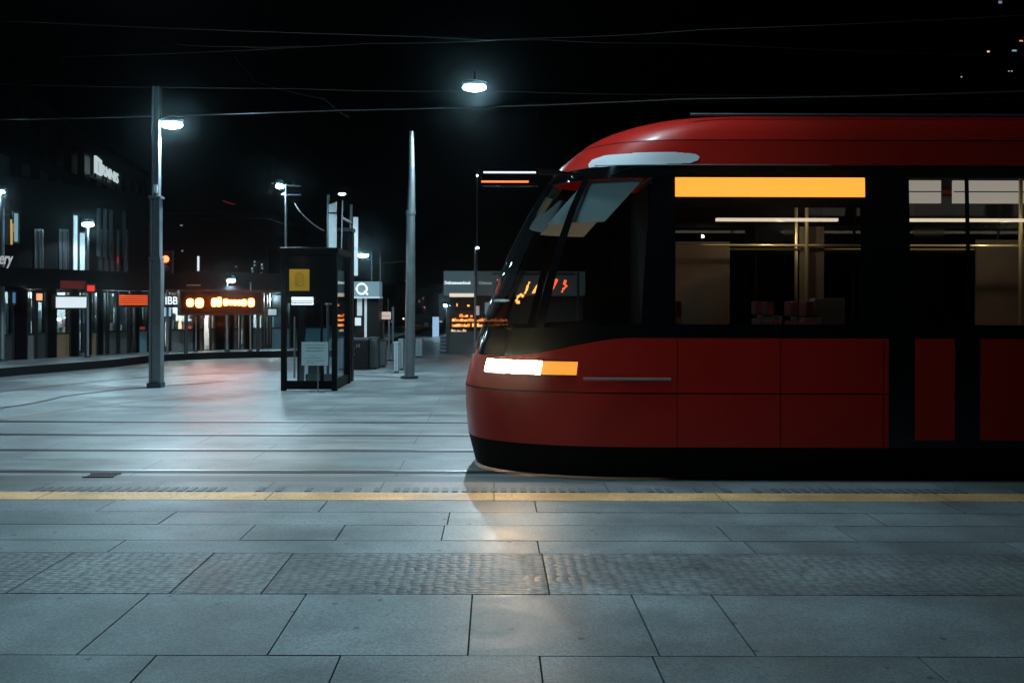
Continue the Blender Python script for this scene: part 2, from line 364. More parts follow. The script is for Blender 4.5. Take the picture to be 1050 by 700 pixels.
# ------------------------------------------------------------------ tram
def build_tram():
    Y0 = 10.1; Xr = 13.0
    prof = [(.05, -.20), (.27, -.27), (.78, -.32), (1.09, -.25), (1.5, -.12), (1.9, .02), (2.31, .18), (2.62, .34), (2.92, .53), (3.13, .70), (3.33, .95), (3.45, 1.2), (3.53, 1.5)]
    def interp(z, tb):
        if z <= tb[0][0]: return tb[0][1]
        for (a, b), (c, d) in zip(tb[:-1], tb[1:]):
            if z <= c: return b+(d-b)*(z-a)/(c-a)
        return tb[-1][1]
    hwt = [(.05, 1.14), (.3, 1.2), (2.2, 1.2), (3.0, 1.165), (3.3, 1.13), (3.42, 1.07), (3.5, .98), (3.53, .9)]
    def S(u, z):
        # u in [-1,1] around: side(near) X param 1..2
        xn = interp(z, prof); hw = interp(z, hwt)
        xs = max(1.7, xn+1.08)
        if abs(u) <= 1:      # nose arc, u=-1 near side, 0 centre
            a = abs(u); th = (1-a)*math.pi/2        # th=0 at side, pi/2 at nose
            e = 2/2.5
            X = xs-(xs-xn)*math.sin(th)**e; Yo = hw*math.cos(th)**e
        else:
            a = abs(u)-1     # X fixed columns
            X = xs+(a-1.7+0)*(Xr-xs)/(Xr-1.7) if a > 1.7 else xs
            Yo = hw
        return Vector((X, Y0+(Yo if u > 0 else -Yo), z))
    na = 44
    cols = [1+x for x in (13.0, 11.8, 10.2, 10.1, 8.6, 7.1, 7.0, 5.42, 5.25, 5.17, 5.05, 4.62, 4.52, 4.48, 4.38, 4.0, 3.95, 3.83, 3.75, 3.53, 3.48, 1.72)]
    U = [-c for c in cols]+[-1+i/na for i in range(2*na+1)]+cols[::-1]
    def belt(X): 
        t = min(1, max(0, (1.33-X)/1.3)); t = t*t*(3-2*t); return 1.366-.20*t
    Zs = [('s', .03), ('s', .328), ('s', .40), ('s', .58), ('s', .832), ('s', .846), ('s', .95), ('h0', 1.0), ('h1', 1.14), ('b', 1.366), ('s', 1.496), ('s', 1.9), ('s', 2.25), ('s', 2.608), ('s', 2.71), ('s', 2.896), ('s', 3.016), ('s', 3.12),
          ('s', 3.253), ('s', 3.264), ('s', 3.34), ('s', 3.42), ('s', 3.48), ('s', 3.515), ('s', 3.53)]
    def zval(k, u):
        kind, z = Zs[k]
        if kind == 'b': return belt(S(u, 1.3).x)
        if kind == 's' and abs(z-1.496) < 1e-6:
            return 1.496-.06*min(1, max(0, (1.33-S(u,1.4).x)/1.3))
        return z
    grid = [[S(u, zval(k, u)) for u in U] for k in range(len(Zs))]
    G = {}
    def px(p): return VX+F*p.x/p.y
    for k in range(len(Zs)-1):
        for j in range(len(U)-1):
            q = [grid[k][j], grid[k][j+1], grid[k+1][j+1], grid[k+1][j]]
            c = sum(q, Vector())/4; um = (U[j]+U[j+1])/2; side = 'n' if um < 0 else 'f'
            z0, z1 = Zs[k][1], Zs[k+1][1]
            au = abs(um); X = au-1 if au > 1 else -9
            cn = Vector((c.x, 2*Y0-c.y if c.y > Y0 else c.y, c.z)); ppx = px(cn)
            key = None
            if z1 <= .33: key = 'skirt'
            elif z0 >= .831 and z1 <= .847: key = 'seam_strip' if not (3.75 < X < 5.25) else None
            if key is None:
                if 3.75 < X < 5.25 and .32 <= z0 and z1 <= 3.017:      # door
                    leaf = 'a' if X < 4.5 else 'b'
                    if 4.48 < X < 4.52: key = 'doorframe_'+side
                    elif X < 3.83 or X > 5.17: key = 'doorframe_'+side
                    elif z0 >= 1.49 and z1 <= 2.9 and (3.95 < X < 4.48 or 4.52 < X < 5.05): key = 'doorglass_%s%s' % (leaf, side)
                    elif z0 >= .39 and z1 <= 1.367 and (4.0 < X < 4.38 or 4.62 < X < 5.05): key = 'doorpanel_%s%s' % (leaf, side)
                    elif z1 > 2.9: key = 'band'
                    else: key = 'doorleaf_%s%s' % (leaf, side)
                elif z1 <= 1.367:
                    if X < 0 and Zs[k][0] == 'h0' and au <= 1 and 487 < ppx < 556 and au > .30: key = 'headlight_'+side
                    elif X < 0 and Zs[k][0] == 'h0' and au <= 1 and 556 <= ppx < 589: key = 'indicator_'+side
                    else: key = 'body'
                elif z1 <= 3.017:
                    win = z0 >= 1.49 and z1 <= 2.61
                    if X > 0 and win and 1.72 < X < 3.48: key = 'window_1'+side
                    elif X > 0 and win and 5.42 < X < 7.0: key = 'window_2'+side
                    elif X > 0 and win and 7.1 < X < 8.6: key = 'window_3'+side
                    elif X > 0 and win and 8.6 < X < 10.1: key = 'window_4'+side
                    elif X > 0 and win and 10.2 < X < 11.8: key = 'window_5'+side
                    elif X > 0 and 2.70 < z0 and z1 < 2.9 and 1.72 < X < 3.54: key = 'display_'+side
                    elif X < 0 and z0 >= 1.49 and z1 <= 2.9 and .58 < au < .93: key = 'cabwin_'+side
                    elif X < 0 and z0 >= 1.49 and z1 <= 2.9 and au <= .54: key = 'windscreen'
                    else: key = 'band'
                elif 3.25 <= z0 and z1 <= 3.265: key = 'roof_seam'
                else: key = 'roof'
            G.setdefault(key, []).append(q)
    # cap roof + rear
    top = grid[-1]; nU = len(U)
    for j in range(nU//2):
        G['roof'].append([top[j], top[j+1], top[nU-2-j], top[nU-1-j]])
    G['rear'] = [[grid[k][0], grid[k+1][0], grid[k+1][-1], grid[k][-1]] for k in range(len(Zs)-1)]
    root = thing('tram', (5.5, Y0, 0), 'red tram with black window band, lit headlight and amber display, stopped along the platform edge', 'tram')
    red = mat('tram_red', (0.46, 0.014, 0.008), 0.34, coat=0.12, spec=.3, var=0.06, scale=1.2)
    rdark = mat('tram_skirt', (0.003, 0.003, 0.0035), 0.7, spec=.1)
    bnd = mat('tram_black_band', (0.004, 0.005, 0.006), 0.07, coat=0.3)
    gl = glass('tram_glass', (.50, .52, .52), 0.05)
    gls = glass('tram_windscreen_glass', (.62, .70, .70), 0.06)
    def bq(key, name, m, par=root, label=None, inset=0.0, sm=True):
        if key not in G: print('missing', key); return None
        mb = MB()
        for q in G[key]: mb.add(q, [(0, 1, 2, 3)])
        o = mb.build(name, m, par, smooth=sm)
        # normals outward
        me = o.data; bm = bmesh.new(); bm.from_mesh(me)
        ctr = Vector((6, Y0, 1.8))-parent_loc(par)
        s_ = sum(((f.calc_center_median()-ctr).dot(f.normal)*f.calc_area() for f in bm.faces))
        if s_ < 0: bmesh.ops.reverse_faces(bm, faces=bm.faces)
        bm.to_mesh(me); bm.free()
        if label: o['label'] = label
        return o
    bq('body', 'body', red); bq('roof', 'roof', red); bq('skirt', 'skirt', rdark)
    bq('band', 'window_band', bnd); bq('seam_strip', 'trim_strip', rdark); bq('roof_seam', 'roof_seam', rdark)
    bq('rear', 'rear_wall', bnd); bq('windscreen', 'windscreen', gls)
    lh = glow('headlight_white', (1.0, .70, .44), 80); li = glow('indicator_amber', (1.0, .30, .035), 1.25)
    lh2 = glow('headlight_far', (1.0, .80, .55), 20)
    for s in 'nf':
        bq('headlight_'+s, 'headlight', lh if s == 'n' else lh2); bq('indicator_'+s, 'indicator_light', li)
        bq('cabwin_'+s, 'cab_window', gls)
        for k in '12345': bq('window_'+k+s, 'side_window', gl)
        bq('display_'+s, 'destination_display', DISP)
        bq('doorframe_'+s, 'door_frame', bnd)
        for lf in 'ab':
            d = bq('doorleaf_%s%s' % (lf, s), 'door', bnd)
            bq('doorglass_%s%s' % (lf, s), 'door_window', gl, d); bq('doorpanel_%s%s' % (lf, s), 'door_panel', red, d)
    # roof rail catching light along the roof edge
    MB().tube([(1.9, Y0-1.0, 3.53), (12.9, Y0-1.0, 3.53)], .012, 6).build('roof_rail', steel, root)
    MB().tube([(.95, Y0-1.19, 3.005), (1.5, Y0-1.185, 3.012), (2.3, Y0-1.178, 3.014), (3.2, Y0-1.178, 3.014)], .006, 6).build('roof_trim', steel, root)
    # logo on roof band: unreadable white lettering mark
    lg = MB(); pts = []
    def onroof(x, z): 
        return Vector((x, Y0-interp(z, hwt)-.004, z))
    ol = [(606, 164), (610, 159), (622, 156), (650, 155.5), (690, 155.2), (712, 157), (717, 160), (716, 163.5), (708, 166.5), (690, 167.6), (660, 168), (625, 168.6), (606, 168)]
    xs = []
    for x, y in ol:
        z = H+(VY-y)*8.93/F; xs.append((GX(x, 8.93), z))
    lg2 = MB(); n_ = len(xs)
    def proud(x, z):
        # nearest point on tram skin at this height, slightly proud
        best = None; u = -1.0
        for i in range(400):
            u = -1.0+i/400*.9; p = S(u, z)
            if p.x <= x: break
        y = p.y if x < S(-1.0, z).x else Y0-interp(z, hwt)
        return Vector((x, y-.006, z))
    rowsL = 8; colsL = 40
    import itertools
    def inside(x, z):
        c = False
        for i in range(n_):
            (x1, z1), (x2, z2) = xs[i], xs[(i+1) % n_]
            if (z1 > z) != (z2 > z) and x < (x2-x1)*(z-z1)/(z2-z1)+x1: c = not c
        return c
    xa, xb = min(p[0] for p in xs), max(p[0] for p in xs); za, zb = min(p[1] for p in xs), max(p[1] for p in xs)
    nx, nz = 110, 22
    for i in range(nx):
        for j in range(nz):
            x0 = xa+(xb-xa)*i/nx; x1 = xa+(xb-xa)*(i+1)/nx; z0 = za+(zb-za)*j/nz; z1 = za+(zb-za)*(j+1)/nz
            if inside((x0+x1)/2, (z0+z1)/2): lg2.add([proud(x0, z0), proud(x1, z0), proud(x1, z1), proud(x0, z1)], [(0, 1, 2, 3)])
    lg2.build('logo', mat('white_vinyl', (.75, .77, .80), .4), root)
    for q in (G.get('headlight_n', []), G.get('indicator_n', [])):
        bz = MB()
        for c in q:
            a_, b_, c_, d_ = c
            for p, p2 in ((a_, b_), (d_, c_)):
                if (p-p2).length > 1e-4: bz.tube([p+Vector((-.002, -.006, 0)), p2+Vector((-.002, -.006, 0))], .007, 6)
        bz.build('headlight_bezel', rdark, root)
    # side trim highlight (grey strip behind headlight)
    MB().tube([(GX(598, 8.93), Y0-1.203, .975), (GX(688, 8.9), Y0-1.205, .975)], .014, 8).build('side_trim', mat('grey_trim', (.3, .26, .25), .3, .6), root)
    # made-up arm carrying two glowing bars shaped like the smeared front lights
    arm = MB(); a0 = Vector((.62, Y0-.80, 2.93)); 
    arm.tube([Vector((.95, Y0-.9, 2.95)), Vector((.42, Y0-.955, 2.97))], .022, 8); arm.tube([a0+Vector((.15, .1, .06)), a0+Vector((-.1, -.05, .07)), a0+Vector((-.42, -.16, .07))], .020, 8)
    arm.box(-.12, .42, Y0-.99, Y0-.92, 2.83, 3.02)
    ar = arm.build('streak_arm', bnd, root, bevel=.008)
    MB().box(-.11, .40, Y0-.998, Y0-.992, 2.955, 2.972).build('light_streak_bar', glow('streak_white', (.75, .85, 1), 1.4), ar)
    o = MB().box(-.13, .33, Y0-.998, Y0-.992, 2.865, 2.882).build('light_streak_bar', glow('streak_orange', (1, .16, .04), 2.2), ar); o['label'] = 'orange bar shaped like a light streak'
    # interior
    fl = mat('tram_floor', (.05, .05, .05), .6); cm = mat('tram_lining', (.07, .062, .05), .55, var=.15)
    MB().box(1.2, 12.9, Y0-1.15, Y0+1.15, .33, .36).build('floor', fl, root)
    MB().box(1.7, 12.9, Y0-1.05, Y0+1.05, 3.05, 3.08).build('ceiling', cm, root)
    MB().box(1.75, 3.7, Y0-1.1, Y0-1.02, 2.66, 2.95).build('display_housing', rdark, root)
    MB().box(1.75, 3.7, Y0+1.02, Y0+1.1, 2.66, 2.95).build('display_housing', rdark, root)
    warm = glow('interior_tube', (1.0, .80, .56), 1.5); pan = glow('interior_panel', (1.0, .88, .74), .55)
    for y in (-.62,):
        MB().box(2.25, 3.48, Y0+y, Y0+y+.06, 2.53, 2.56).build('ceiling_light', warm, root)
        MB().box(4.0, 12.6, Y0+y, Y0+y+.06, 2.53, 2.56).build('ceiling_light', warm, root)
    for x0, x1 in ((4.05, 4.72), (4.85, 6.6), (7.0, 8.6), (9, 11.8)):
        MB().box(x0, x1, Y0-.2, Y0-.17, 2.76, 3.0).build('light_panel', pan, root)
        MB().box(x0, x1, Y0-.212, Y0-.203, 2.875, 2.885).build('panel_bar', rdark, root)
    # pale sheet behind the cab glass, shaped to stand in for a reflection
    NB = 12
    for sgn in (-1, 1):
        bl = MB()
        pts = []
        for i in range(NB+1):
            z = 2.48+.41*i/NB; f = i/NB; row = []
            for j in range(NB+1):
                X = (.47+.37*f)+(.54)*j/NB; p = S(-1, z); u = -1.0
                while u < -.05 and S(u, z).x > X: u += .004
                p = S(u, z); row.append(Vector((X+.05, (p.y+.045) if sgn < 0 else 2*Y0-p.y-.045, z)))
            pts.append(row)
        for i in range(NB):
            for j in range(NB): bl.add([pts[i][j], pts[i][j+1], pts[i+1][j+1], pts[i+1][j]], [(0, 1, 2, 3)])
        bl.build('reflection_sheet', mat('reflection_pale', (.62, .70, .72), .8, var=.06), root, smooth=True)
    # cab partition, seats, poles, desk
    MB().box(1.62, 1.68, Y0-.2, Y0+1.1, .36, 2.95).build('cab_partition', rdark, root)
    MB().box(.35, .95, Y0-.8, Y0+.8, .36, 1.22).build('driver_desk', rdark, root, bevel=.03)
    seatm = mat('seat_fabric', (.22, .05, .06), .8, var=.4, scale=14); shell = mat('seat_shell', (.20, .19, .17), .5)
    sc_ = 0
    def seat(x, y, face):
        s = MB().box(x-.21, x+.21, y-.21, y+.21, .72, .80).build('seat', seatm, root, bevel=.03)
        bx = x+.22*face
        MB().box(min(bx, bx+.07*face), max(bx, bx+.07*face), y-.22, y+.22, .76, 1.52).build('seat_back', seatm, s, bevel=.03)
        MB().box(min(bx+.073*face, bx+.10*face), max(bx+.073*face, bx+.10*face), y-.225, y+.225, .66, 1.56).build('seat_shell', shell, s, bevel=.01)
        MB().box(bx-.03, bx+.05, y-.12, y+.12, 1.56, 1.72).build('headrest', seatm, s, bevel=.02)
        MB().box(x-.05, x+.05, y-.05, y+.05, .36, .72).build('seat_pedestal', rdark, s)
    for y in (-.85, -.38, .45, .88):
        seat(2.0, Y0+y, -1); seat(2.85, Y0+y, 1); 
        if y < 0 or True: seat(6.0, Y0+y, 1); seat(7.7, Y0+y, 1); seat(9.2, Y0+y, 1)
    pm = mat('grab_pole', (.75, .62, .35), .25, .6)
    for x, y in ((3.25, -.35), (3.38, .4), (5.45, -.4), (4.5, .75), (6.6, .2), (8.4, .2)):
        MB().tube([(x, Y0+y, .36), (x, Y0+y, 3.05)], .02, 8).build('grab_pole', pm, root, smooth=True)
    MB().tube([(1.9, Y0-.35, 2.3), (12.5, Y0-.35, 2.3)], .014, 8).build('grab_rail', pm, root)
    MB().tube([(1.9, Y0+.35, 2.3), (12.5, Y0+.35, 2.3)], .014, 8).build('grab_rail', pm, root)
    MB().box(3.15, 3.45, Y0-.9, Y0-.72, 1.0, 1.75).build('ticket_machine', mat('machine_grey', (.22, .2, .17), .4), root, bevel=.02)
    bp_ = mat('beige_panel', (.24, .185, .13), .7, var=.6, scale=2.2)
    MB().box(1.85, 2.5, Y0-.15, Y0-.12, .9, 2.35).build('partition_panel', bp_, root)
    MB().box(3.2, 3.45, Y0-.3, Y0-.27, .5, 2.5).build('partition_panel', bp_, root)
    MB().box(5.3, 5.9, Y0+.2, Y0+.23, .5, 2.4).build('partition_panel', bp_, root)
    MB().box(4.15, 4.3, Y0+.5, Y0+.53, .9, 2.1).build('partition_panel', bp_, root)
    for gxx in (1.74, 2.72, 3.70, 5.30, 7.05):
        MB().box(gxx-.003, gxx+.003, Y0-1.2015, Y0-1.1995, .34, 1.36).build('panel_gap', rdark, root)
    # wheels
    for x in (1.7, 3.5, 8.6, 10.4):
        for y in (-.72, .68):
            mb = MB(); mb.tube([(x, Y0+y-.06, .30), (x, Y0+y+.06, .30)], .295, 28)
            wv = mb.build('wheel', mat('wheel_steel', (.1, .1, .1), .4, .8), root)
            MB().tube([(x, Y0+y-.1, .30), (x, Y0+y+.1, .30)], .10, 16).build('hub', rdark, wv)
    # interior light
    light('cabin_light', 'POINT', (5.2, Y0-.59, 2.49), 5, (1, .8, .6), root, .02)
    light('cabin_light', 'POINT', (2.9, Y0-.59, 2.49), 5, (1, .8, .6), root, .02)
    # headlamp beam to the left
    light('headlight_beam', 'SPOT', (-.36, Y0-.75, 1.05), 90, (1, .72, .42), root, .06, rot=(R(90-12), 0, R(90)), spot=R(80), blend=.9)
    light('headlight_beam', 'SPOT', (-.36, Y0+.75, 1.05), 90, (1, .72, .42), root, .06, rot=(R(90-12), 0, R(90)), spot=R(80), blend=.9)
    return root
def display_mat():
    m = bpy.data.materials.new('led_display'); nt, b = nodes_of(m); L = nt.links.new; N = nt.nodes.new
    tc = N('ShaderNodeTexCoord'); sep = N('ShaderNodeSeparateXYZ'); L(tc.outputs['Object'], sep.inputs[0])
    wv = N('ShaderNodeMath'); wv.operation = 'MULTIPLY'; wv.inputs[1].default_value = 2*math.pi/.0185; L(sep.outputs['Z'], wv.inputs[0])
    sn = N('ShaderNodeMath'); sn.operation = 'SINE'; L(wv.outputs[0], sn.inputs[0])
    mr = N('ShaderNodeMapRange'); mr.inputs['From Min'].default_value = -1; mr.inputs['From Max'].default_value = 1
    mr.inputs['To Min'].default_value = 1.0; mr.inputs['To Max'].default_value = 1.7; L(sn.outputs[0], mr.inputs['Value'])
    b.inputs['Base Color'].default_value = (.02, .01, .0, 1)
    b.inputs['Emission Color'].default_value = (1.0, .36, .045, 1); L(mr.outputs[0], b.inputs['Emission Strength'])
    b.inputs['Roughness'].default_value = .2
    return m
DISP = display_mat()
tram = build_tram()

# ------------------------------------------------------------------ street lamps and poles
def lamp_head(mb_parent, c, w=.42, power=600, tilt=0, rad=.05, spot=R(146), bl=.35, lens_m=None):
    """flat luminaire: housing above, oval glowing lens below, real light"""
    h = MB(); h.ellip((c.x, c.y, c.z+.05), w*.56, .15, .07); hh = h.build('housing', dsteel, mb_parent, smooth=True)
    l = MB(); l.ellip((c.x, c.y, c.z-.04), w*.5, .13, w*.13+.02); l.build('lens', lens_m or lens, mb_parent, smooth=True)
    if power: light('lamp_light', 'SPOT', (c.x, c.y, c.z-w*.2-.11), power, BLUEW, mb_parent, rad, rot=(0, 0, 0), spot=spot, blend=bl)

# big H section pole, left
d = GD(398); base = Vector((GX(160.5, d), d, 0))
t = thing('street_lamp', base, 'thick steel H-profile pole with a bright lamp head, left of the booth', 'street lamp')
def hsec(mb, c, w, dep, z0, z1, tw=.02):
    mb.box(c.x-w/2, c.x-w/2+tw*2.2, c.y-dep/2, c.y+dep/2, z0, z1); mb.box(c.x+w/2-tw*2.2, c.x+w/2, c.y-dep/2, c.y+dep/2, z0, z1)
    mb.box(c.x-w/2+tw*2.2+.001, c.x+w/2-tw*2.2-.001, c.y-dep*.22, c.y+dep*.10, z0, z1)
mb = MB(); hsec(mb, base, .235, .2, .1, 2.55); mb.build('lower_pole', steel, t, bevel=.008)
mb = MB(); hsec(mb, base+Vector((-.01, 0, 0)), .195, .17, 2.55, 3.75); mb.build('middle_pole', steel, t, bevel=.006)
mb = MB(); hsec(mb, base+Vector((-.01, 0, 0)), .14, .14, 3.75, 5.95); mb.build('upper_pole', steel, t, bevel=.005)
MB().box(base.x-.15, base.x+.13, base.y-.13, base.y+.13, 0, .1).build('base_plate', dsteel, t, bevel=.01)
for z in (2.55, 3.75): MB().box(base.x-.13, base.x+.115, base.y-.11, base.y+.11, z-.02, z+.03).build('collar', steel, t, bevel=.004)
MB().box(base.x-.02, base.x+.045, base.y-.115, base.y-.10, H+(VY-199)*d/F, H+(VY-191)*d/F).build('number_plate', mat('white_plate', (.75, .8, .82), .5), t)
lc = P(176, 127, d); 
MB().tube([(base.x+.02, base.y, lc.z+.06), (lc.x-.1, base.y, lc.z+.06)], .025, 8).build('arm', steel, t)
lamp_head(t, lc, .42, 1100)
# suspended lamp over the street
def susp(x, y, d, w, power, label, grp='lamps hung from overhead wires', sp=R(146)):
    c = P(x, y, d) if y is not None else x
    rd = .05 if y is not None else .4
    t = thing('hanging_lamp', c+Vector((0, 0, .3)), label, 'street lamp', grp)
    MB().box(c.x-.03, c.x+.03, c.y-.02, c.y+.02, c.z+.1, c.z+.3).build('hanger', dsteel, t)
    lamp_head(t, c, w, power, rad=rd, spot=sp, bl=.35 if y is not None else 1.0); return t
susp(486, 88, 20, .5, 1500, 'round bright lamp hanging from a thin wire above the street, left of the tram roof')
def unseen_lamp(v, power, label, sp=R(112)): return susp(v, None, 0, .9, power, label, sp=sp)
unseen_lamp(Vector((-4.6, 12.6, 7.6)), 800, 'added unseen lamp high over the tram rails, above the top of the picture')  # added out of view to light the street and platform
unseen_lamp(Vector((-1.8, 5.2, 6.2)), 400, 'unseen lamp hanging high over the platform slabs, above the top of the picture', R(84))  # out of view, read from the pool of light on the slabs
unseen_lamp(Vector((.7, 8.5, 7.4)), 560, 'added unseen lamp straight above the tram roof edge, above the picture', R(76))  # added out of view to brighten the red roof edge

# tapered middle pole
d = GD(388); b = Vector((GX(420, d), d, 0)); top = P(421.5, 135, d)
t = thing('tapered_mast', b, 'tall pale tapered steel mast without a lamp, standing just left of the tram nose', 'mast')
MB().tube([b, b+Vector((0.02, 0, 2.0)), Vector((b.x+.02, b.y, 3.7))], .115, 16, .095).build('lower_tube', steel, t, smooth=True)
MB().tube([Vector((b.x+.035, b.y, 3.7)), Vector((top.x+.01, b.y, top.z-1.0)), top], .088, 16, .052).build('upper_tube', steel, t, smooth=True)
MB().tube([Vector((b.x+.02, b.y, 3.66)), Vector((b.x+.02, b.y, 3.74))], .112, 16).build('collar', steel, t, smooth=True)
MB().tube([b, b+Vector((0, 0, .05))], .2, 18).build('base_plate', dsteel, t)

# thin lamp posts on the pavement at the left
def post_lamp(x, ytop, ybase, d, r, label, power=0, lw=.28, zb=pvz, side=0, head=True, cat='street lamp', grp='thin lamp posts in front of the shops', m=steel, lm=None):
    b = Vector((GX(x, d), d, zb)); tp = P(x, ytop, d)
    t = thing('street_lamp' if head else 'post', b, label, cat, grp if head else 'bare posts in front of the shops')
    MB().tube([b, Vector((b.x, d, tp.z))], r, 10, r*.7).build('pole', m, t, smooth=True)
    MB().tube([b, b+Vector((0, 0, .06))], r*2, 12).build('foot', dsteel, t)
    if head:
        c = Vector((b.x+side, d, tp.z+.03))
        if side: MB().tube([(b.x, d, tp.z-.02), (c.x, d, c.z+.06)], r*.5, 6).build('arm', m, t)
        lamp_head(t, c, lw, power, rad=.08, lens_m=lm)
    return t
soft = glow('lamp_lens_soft', (.78, .94, 1.0), 14)
dimm = mat('dull_post', (.16, .18, .19), .45, .5)
t = post_lamp(90, 231, 366, 25.0, .04, 'thin post with white lamp and cross bar before the white lit shop sign', 260, .3)
p = P(72, 285.5, 25); q = P(104, 288.5, 25)
MB().tube([p, q], .025, 6).build('cross_bar', mat('pale_bar', (.5, .55, .58), .4), t)
post_lamp(47, 240, 262, 31, .03, 'far thin post whose oval lamp glows over the dark shop canopy', 120, .32, side=-.05, m=dimm)
post_lamp(2, 198, 370, 23.5, .07, 'street lamp cut off by the left picture edge', 150, .3, side=-.1)
post_lamp(31, 206, 275, 26.0, .03, 'bare pale post rising above the canopy at far left', head=False, cat='post')
post_lamp(131, 238, 300, 30.0, .035, 'bare post above the shops, left of the thick H-profile pole', head=False, cat='post')
post_lamp(233, 288, 366, 28.2, .04, 'thin post with a small lamp, rising through the orange message board', 120, .24, side=.12)
post_lamp(257, 290, 366, 28.2, .03, 'bare thin post at the right part of the orange message board', head=False, cat='post')
post_lamp(201, 325, 366, 28.0, .03, 'short bare post below the two round orange lights', head=False, cat='post')
post_lamp(145, 242, 300, 40.0, .03, 'far small street lamp close to the left side of the thick pole', 0, .3, lm=soft, m=dimm)
post_lamp(458, 313, 350, 44.0, .04, 'far low lamp with oval white head left of the tall kiosk', 80, .3, zb=0, m=dimm)
post_lamp(382, 262, 350, 38, .04, 'far lamp with paired white heads right of the grey banner', 60, .45, zb=0, side=-.4, m=dimm)
t = post_lamp(487, 254, 350, 30.0, .035, 'slim lamp post standing by the kiosk with a tiny light on top', 0, .1, zb=0, side=.08, lm=soft)
post_lamp(489, 180, 350, 33.0, .02, 'very thin tall post with a pin-point light behind the kiosk', 0, .06, zb=0, lm=soft, m=dimm)

# red signal
d = 27.3; c = P(170.5, 266.5, d); t = thing('traffic_light', Vector((c.x, d, pvz)), 'red traffic light just right of the thick H-profile pole', 'traffic light')
MB().tube([(c.x, d+.1, pvz), (c.x, d+.1, c.z+.1)], .04, 8).build('pole', dimm, t)
MB().box(c.x-.17, c.x+.17, d-.05, d+.14, c.z-.75, c.z+.25).build('signal_box', black, t, bevel=.02)
MB().ellip((c.x, d-.06, c.z), .10, .05, .10).build('red_light', glow('signal_red', (1, .06, .015), 12), t, smooth=True)
for k in (1, 2): MB().ellip((c.x, d-.055, c.z-.27*k), .10, .02, .10).build('dark_light', dsteel, t, smooth=True)

# ------------------------------------------------------------------ glass booth
d0 = 17.9; d1 = 19.7; xl = GX(288, d0); xr = GX(345.5, d0)
t = thing('glass_booth', ((xl+xr)/2, d0+.9, 0), 'black framed glass booth with dark upper panels, standing in the open street', 'booth')
zt = 2.62
for x, y in ((xl, d0), (xr-.13, d0), (xl, d1-.13), (xr-.13, d1-.13)):
    MB().box(x+(.03 if x > xl+.5 else 0), x+(.13 if x > xl+.5 else .10), y, y+.10, 0, zt).build('post', black, t, bevel=.008)
MB().box(xl-.02, xr+.02, d0-.02, d1+.02, zt, zt+.12).build('roof', black, t, bevel=.01)
MB().box(xl+.10, xr-.10, d0+.02, d0+.095, .03, .19).build('bottom_rail', black, t)
MB().box(xr-.11, xr-.03, d0+.13, d1-.13, .03, .19).build('bottom_rail', black, t)
MB().box(xl+.13, xr-.13, d1-.11, d1-.03, .03, .19).build('bottom_rail', black, t)
MB().box(xl+.10, xr-.10, d0+.03, d0+.09, 1.68, zt-.005).build('upper_panel', black, t)
gb = glass('booth_glass', (.92, .96, .97), .04)
MB().box(xl+.10, xr-.10, d0+.055, d0+.065, .19, 1.68).build('glass_pane', gb, t)
MB().box(xr-.075, xr-.065, d0+.10, d1-.13, .19, zt).build('glass_pane', gb, t)
MB().box(xl+.10, xr-.10, d1-.075, d1-.065, .19, zt).build('glass_pane', gb, t)
MB().box(xl+.25, xl+.275, d0-.02, d0+.02, .25, 1.42).build('door_handle', steel, t)
MB().box(xl+.31, xl+.335, d0+.03, d0+.08, .19, 1.68).build('mullion', black, t)
MB().box(xr-.32, xr-.28, d0+.03, d0+.08, .19, 1.68).build('mullion', black, t)
MB().box(xl+.4, xr-.42, d0+.6, d0+1.0, .03, .70).build('counter', black, t, bevel=.02)
MB().box(xl+.38, xr-.3, d0+.5, d0+.55, .72, 1.18).build('screen_panel', mat('teal_panel', (.10, .22, .26), .5), t)
a = P(299, 313, d0); b = P(321, 305, d0)
o = MB().box(a.x, b.x, d0+.0, d0+.028, a.z, b.z).build('lit_strip', glow('lit_white', (.75, .92, 1), 1.6), t)
MB().box(a.x, b.x, d0-.004, d0-.001, (a.z+b.z)/2-.012, (a.z+b.z)/2+.004).build('strip_text', mat('strip_ink', (.08, .1, .11), .6), o)
mb = MB(); x = a.x+.01
while x < b.x-.03: 
    w_ = random.uniform(.015, .04); mb.box(x, x+w_, d0-.004, d0-.001, a.z+.02, a.z+.05); x += w_+.012
mb.build('strip_text', mat('strip_ink', (.08, .1, .11), .6), o)
# yellow poster
a = P(296.5, 298.5, d0); b = P(317, 276.5, d0)
t = thing('poster', ((a.x+b.x)/2, d0, a.z), 'square yellow poster with faint drawing fixed to the dark panel of the glass booth', 'poster')
MB().box(a.x, b.x, d0+.012, d0+.028, a.z, b.z).build('sheet', mat('yellow_sheet', (.85, .42, .03), .5, emit=(.9, .45, .03), estr=.0, var=.06, scale=6), t)
mb = MB(); cx = (a.x+b.x)/2; cz = (a.z+b.z)/2; yy = d0+.008
for (x0, x1, z0, z1) in ((-.08, .08, .10, .112), (-.05, .05, .14, .15), (-.07, -.06, -.10, .09), (.07, .078, -.10, .09), (-.07, .07, -.11, -.10), (-.035, -.025, -.04, .05), (-.035, .035, .045, .053), (.03, .038, -.04, .05), (-.035, .03, -.045, -.037), (-.06, -.02, -.08, -.065)):
    mb.box(cx+x0, cx+x1, yy, yy+.003, cz+z0, cz+z1)
mb.build('drawing', mat('poster_ink', (.35, .16, .02), .6), t)
light('poster_light', 'SPOT', (cx, d0-.45, b.z+.5), 4, (1, .95, .85), t, .03, rot=(R(38), 0, 0), spot=R(60), blend=.7)
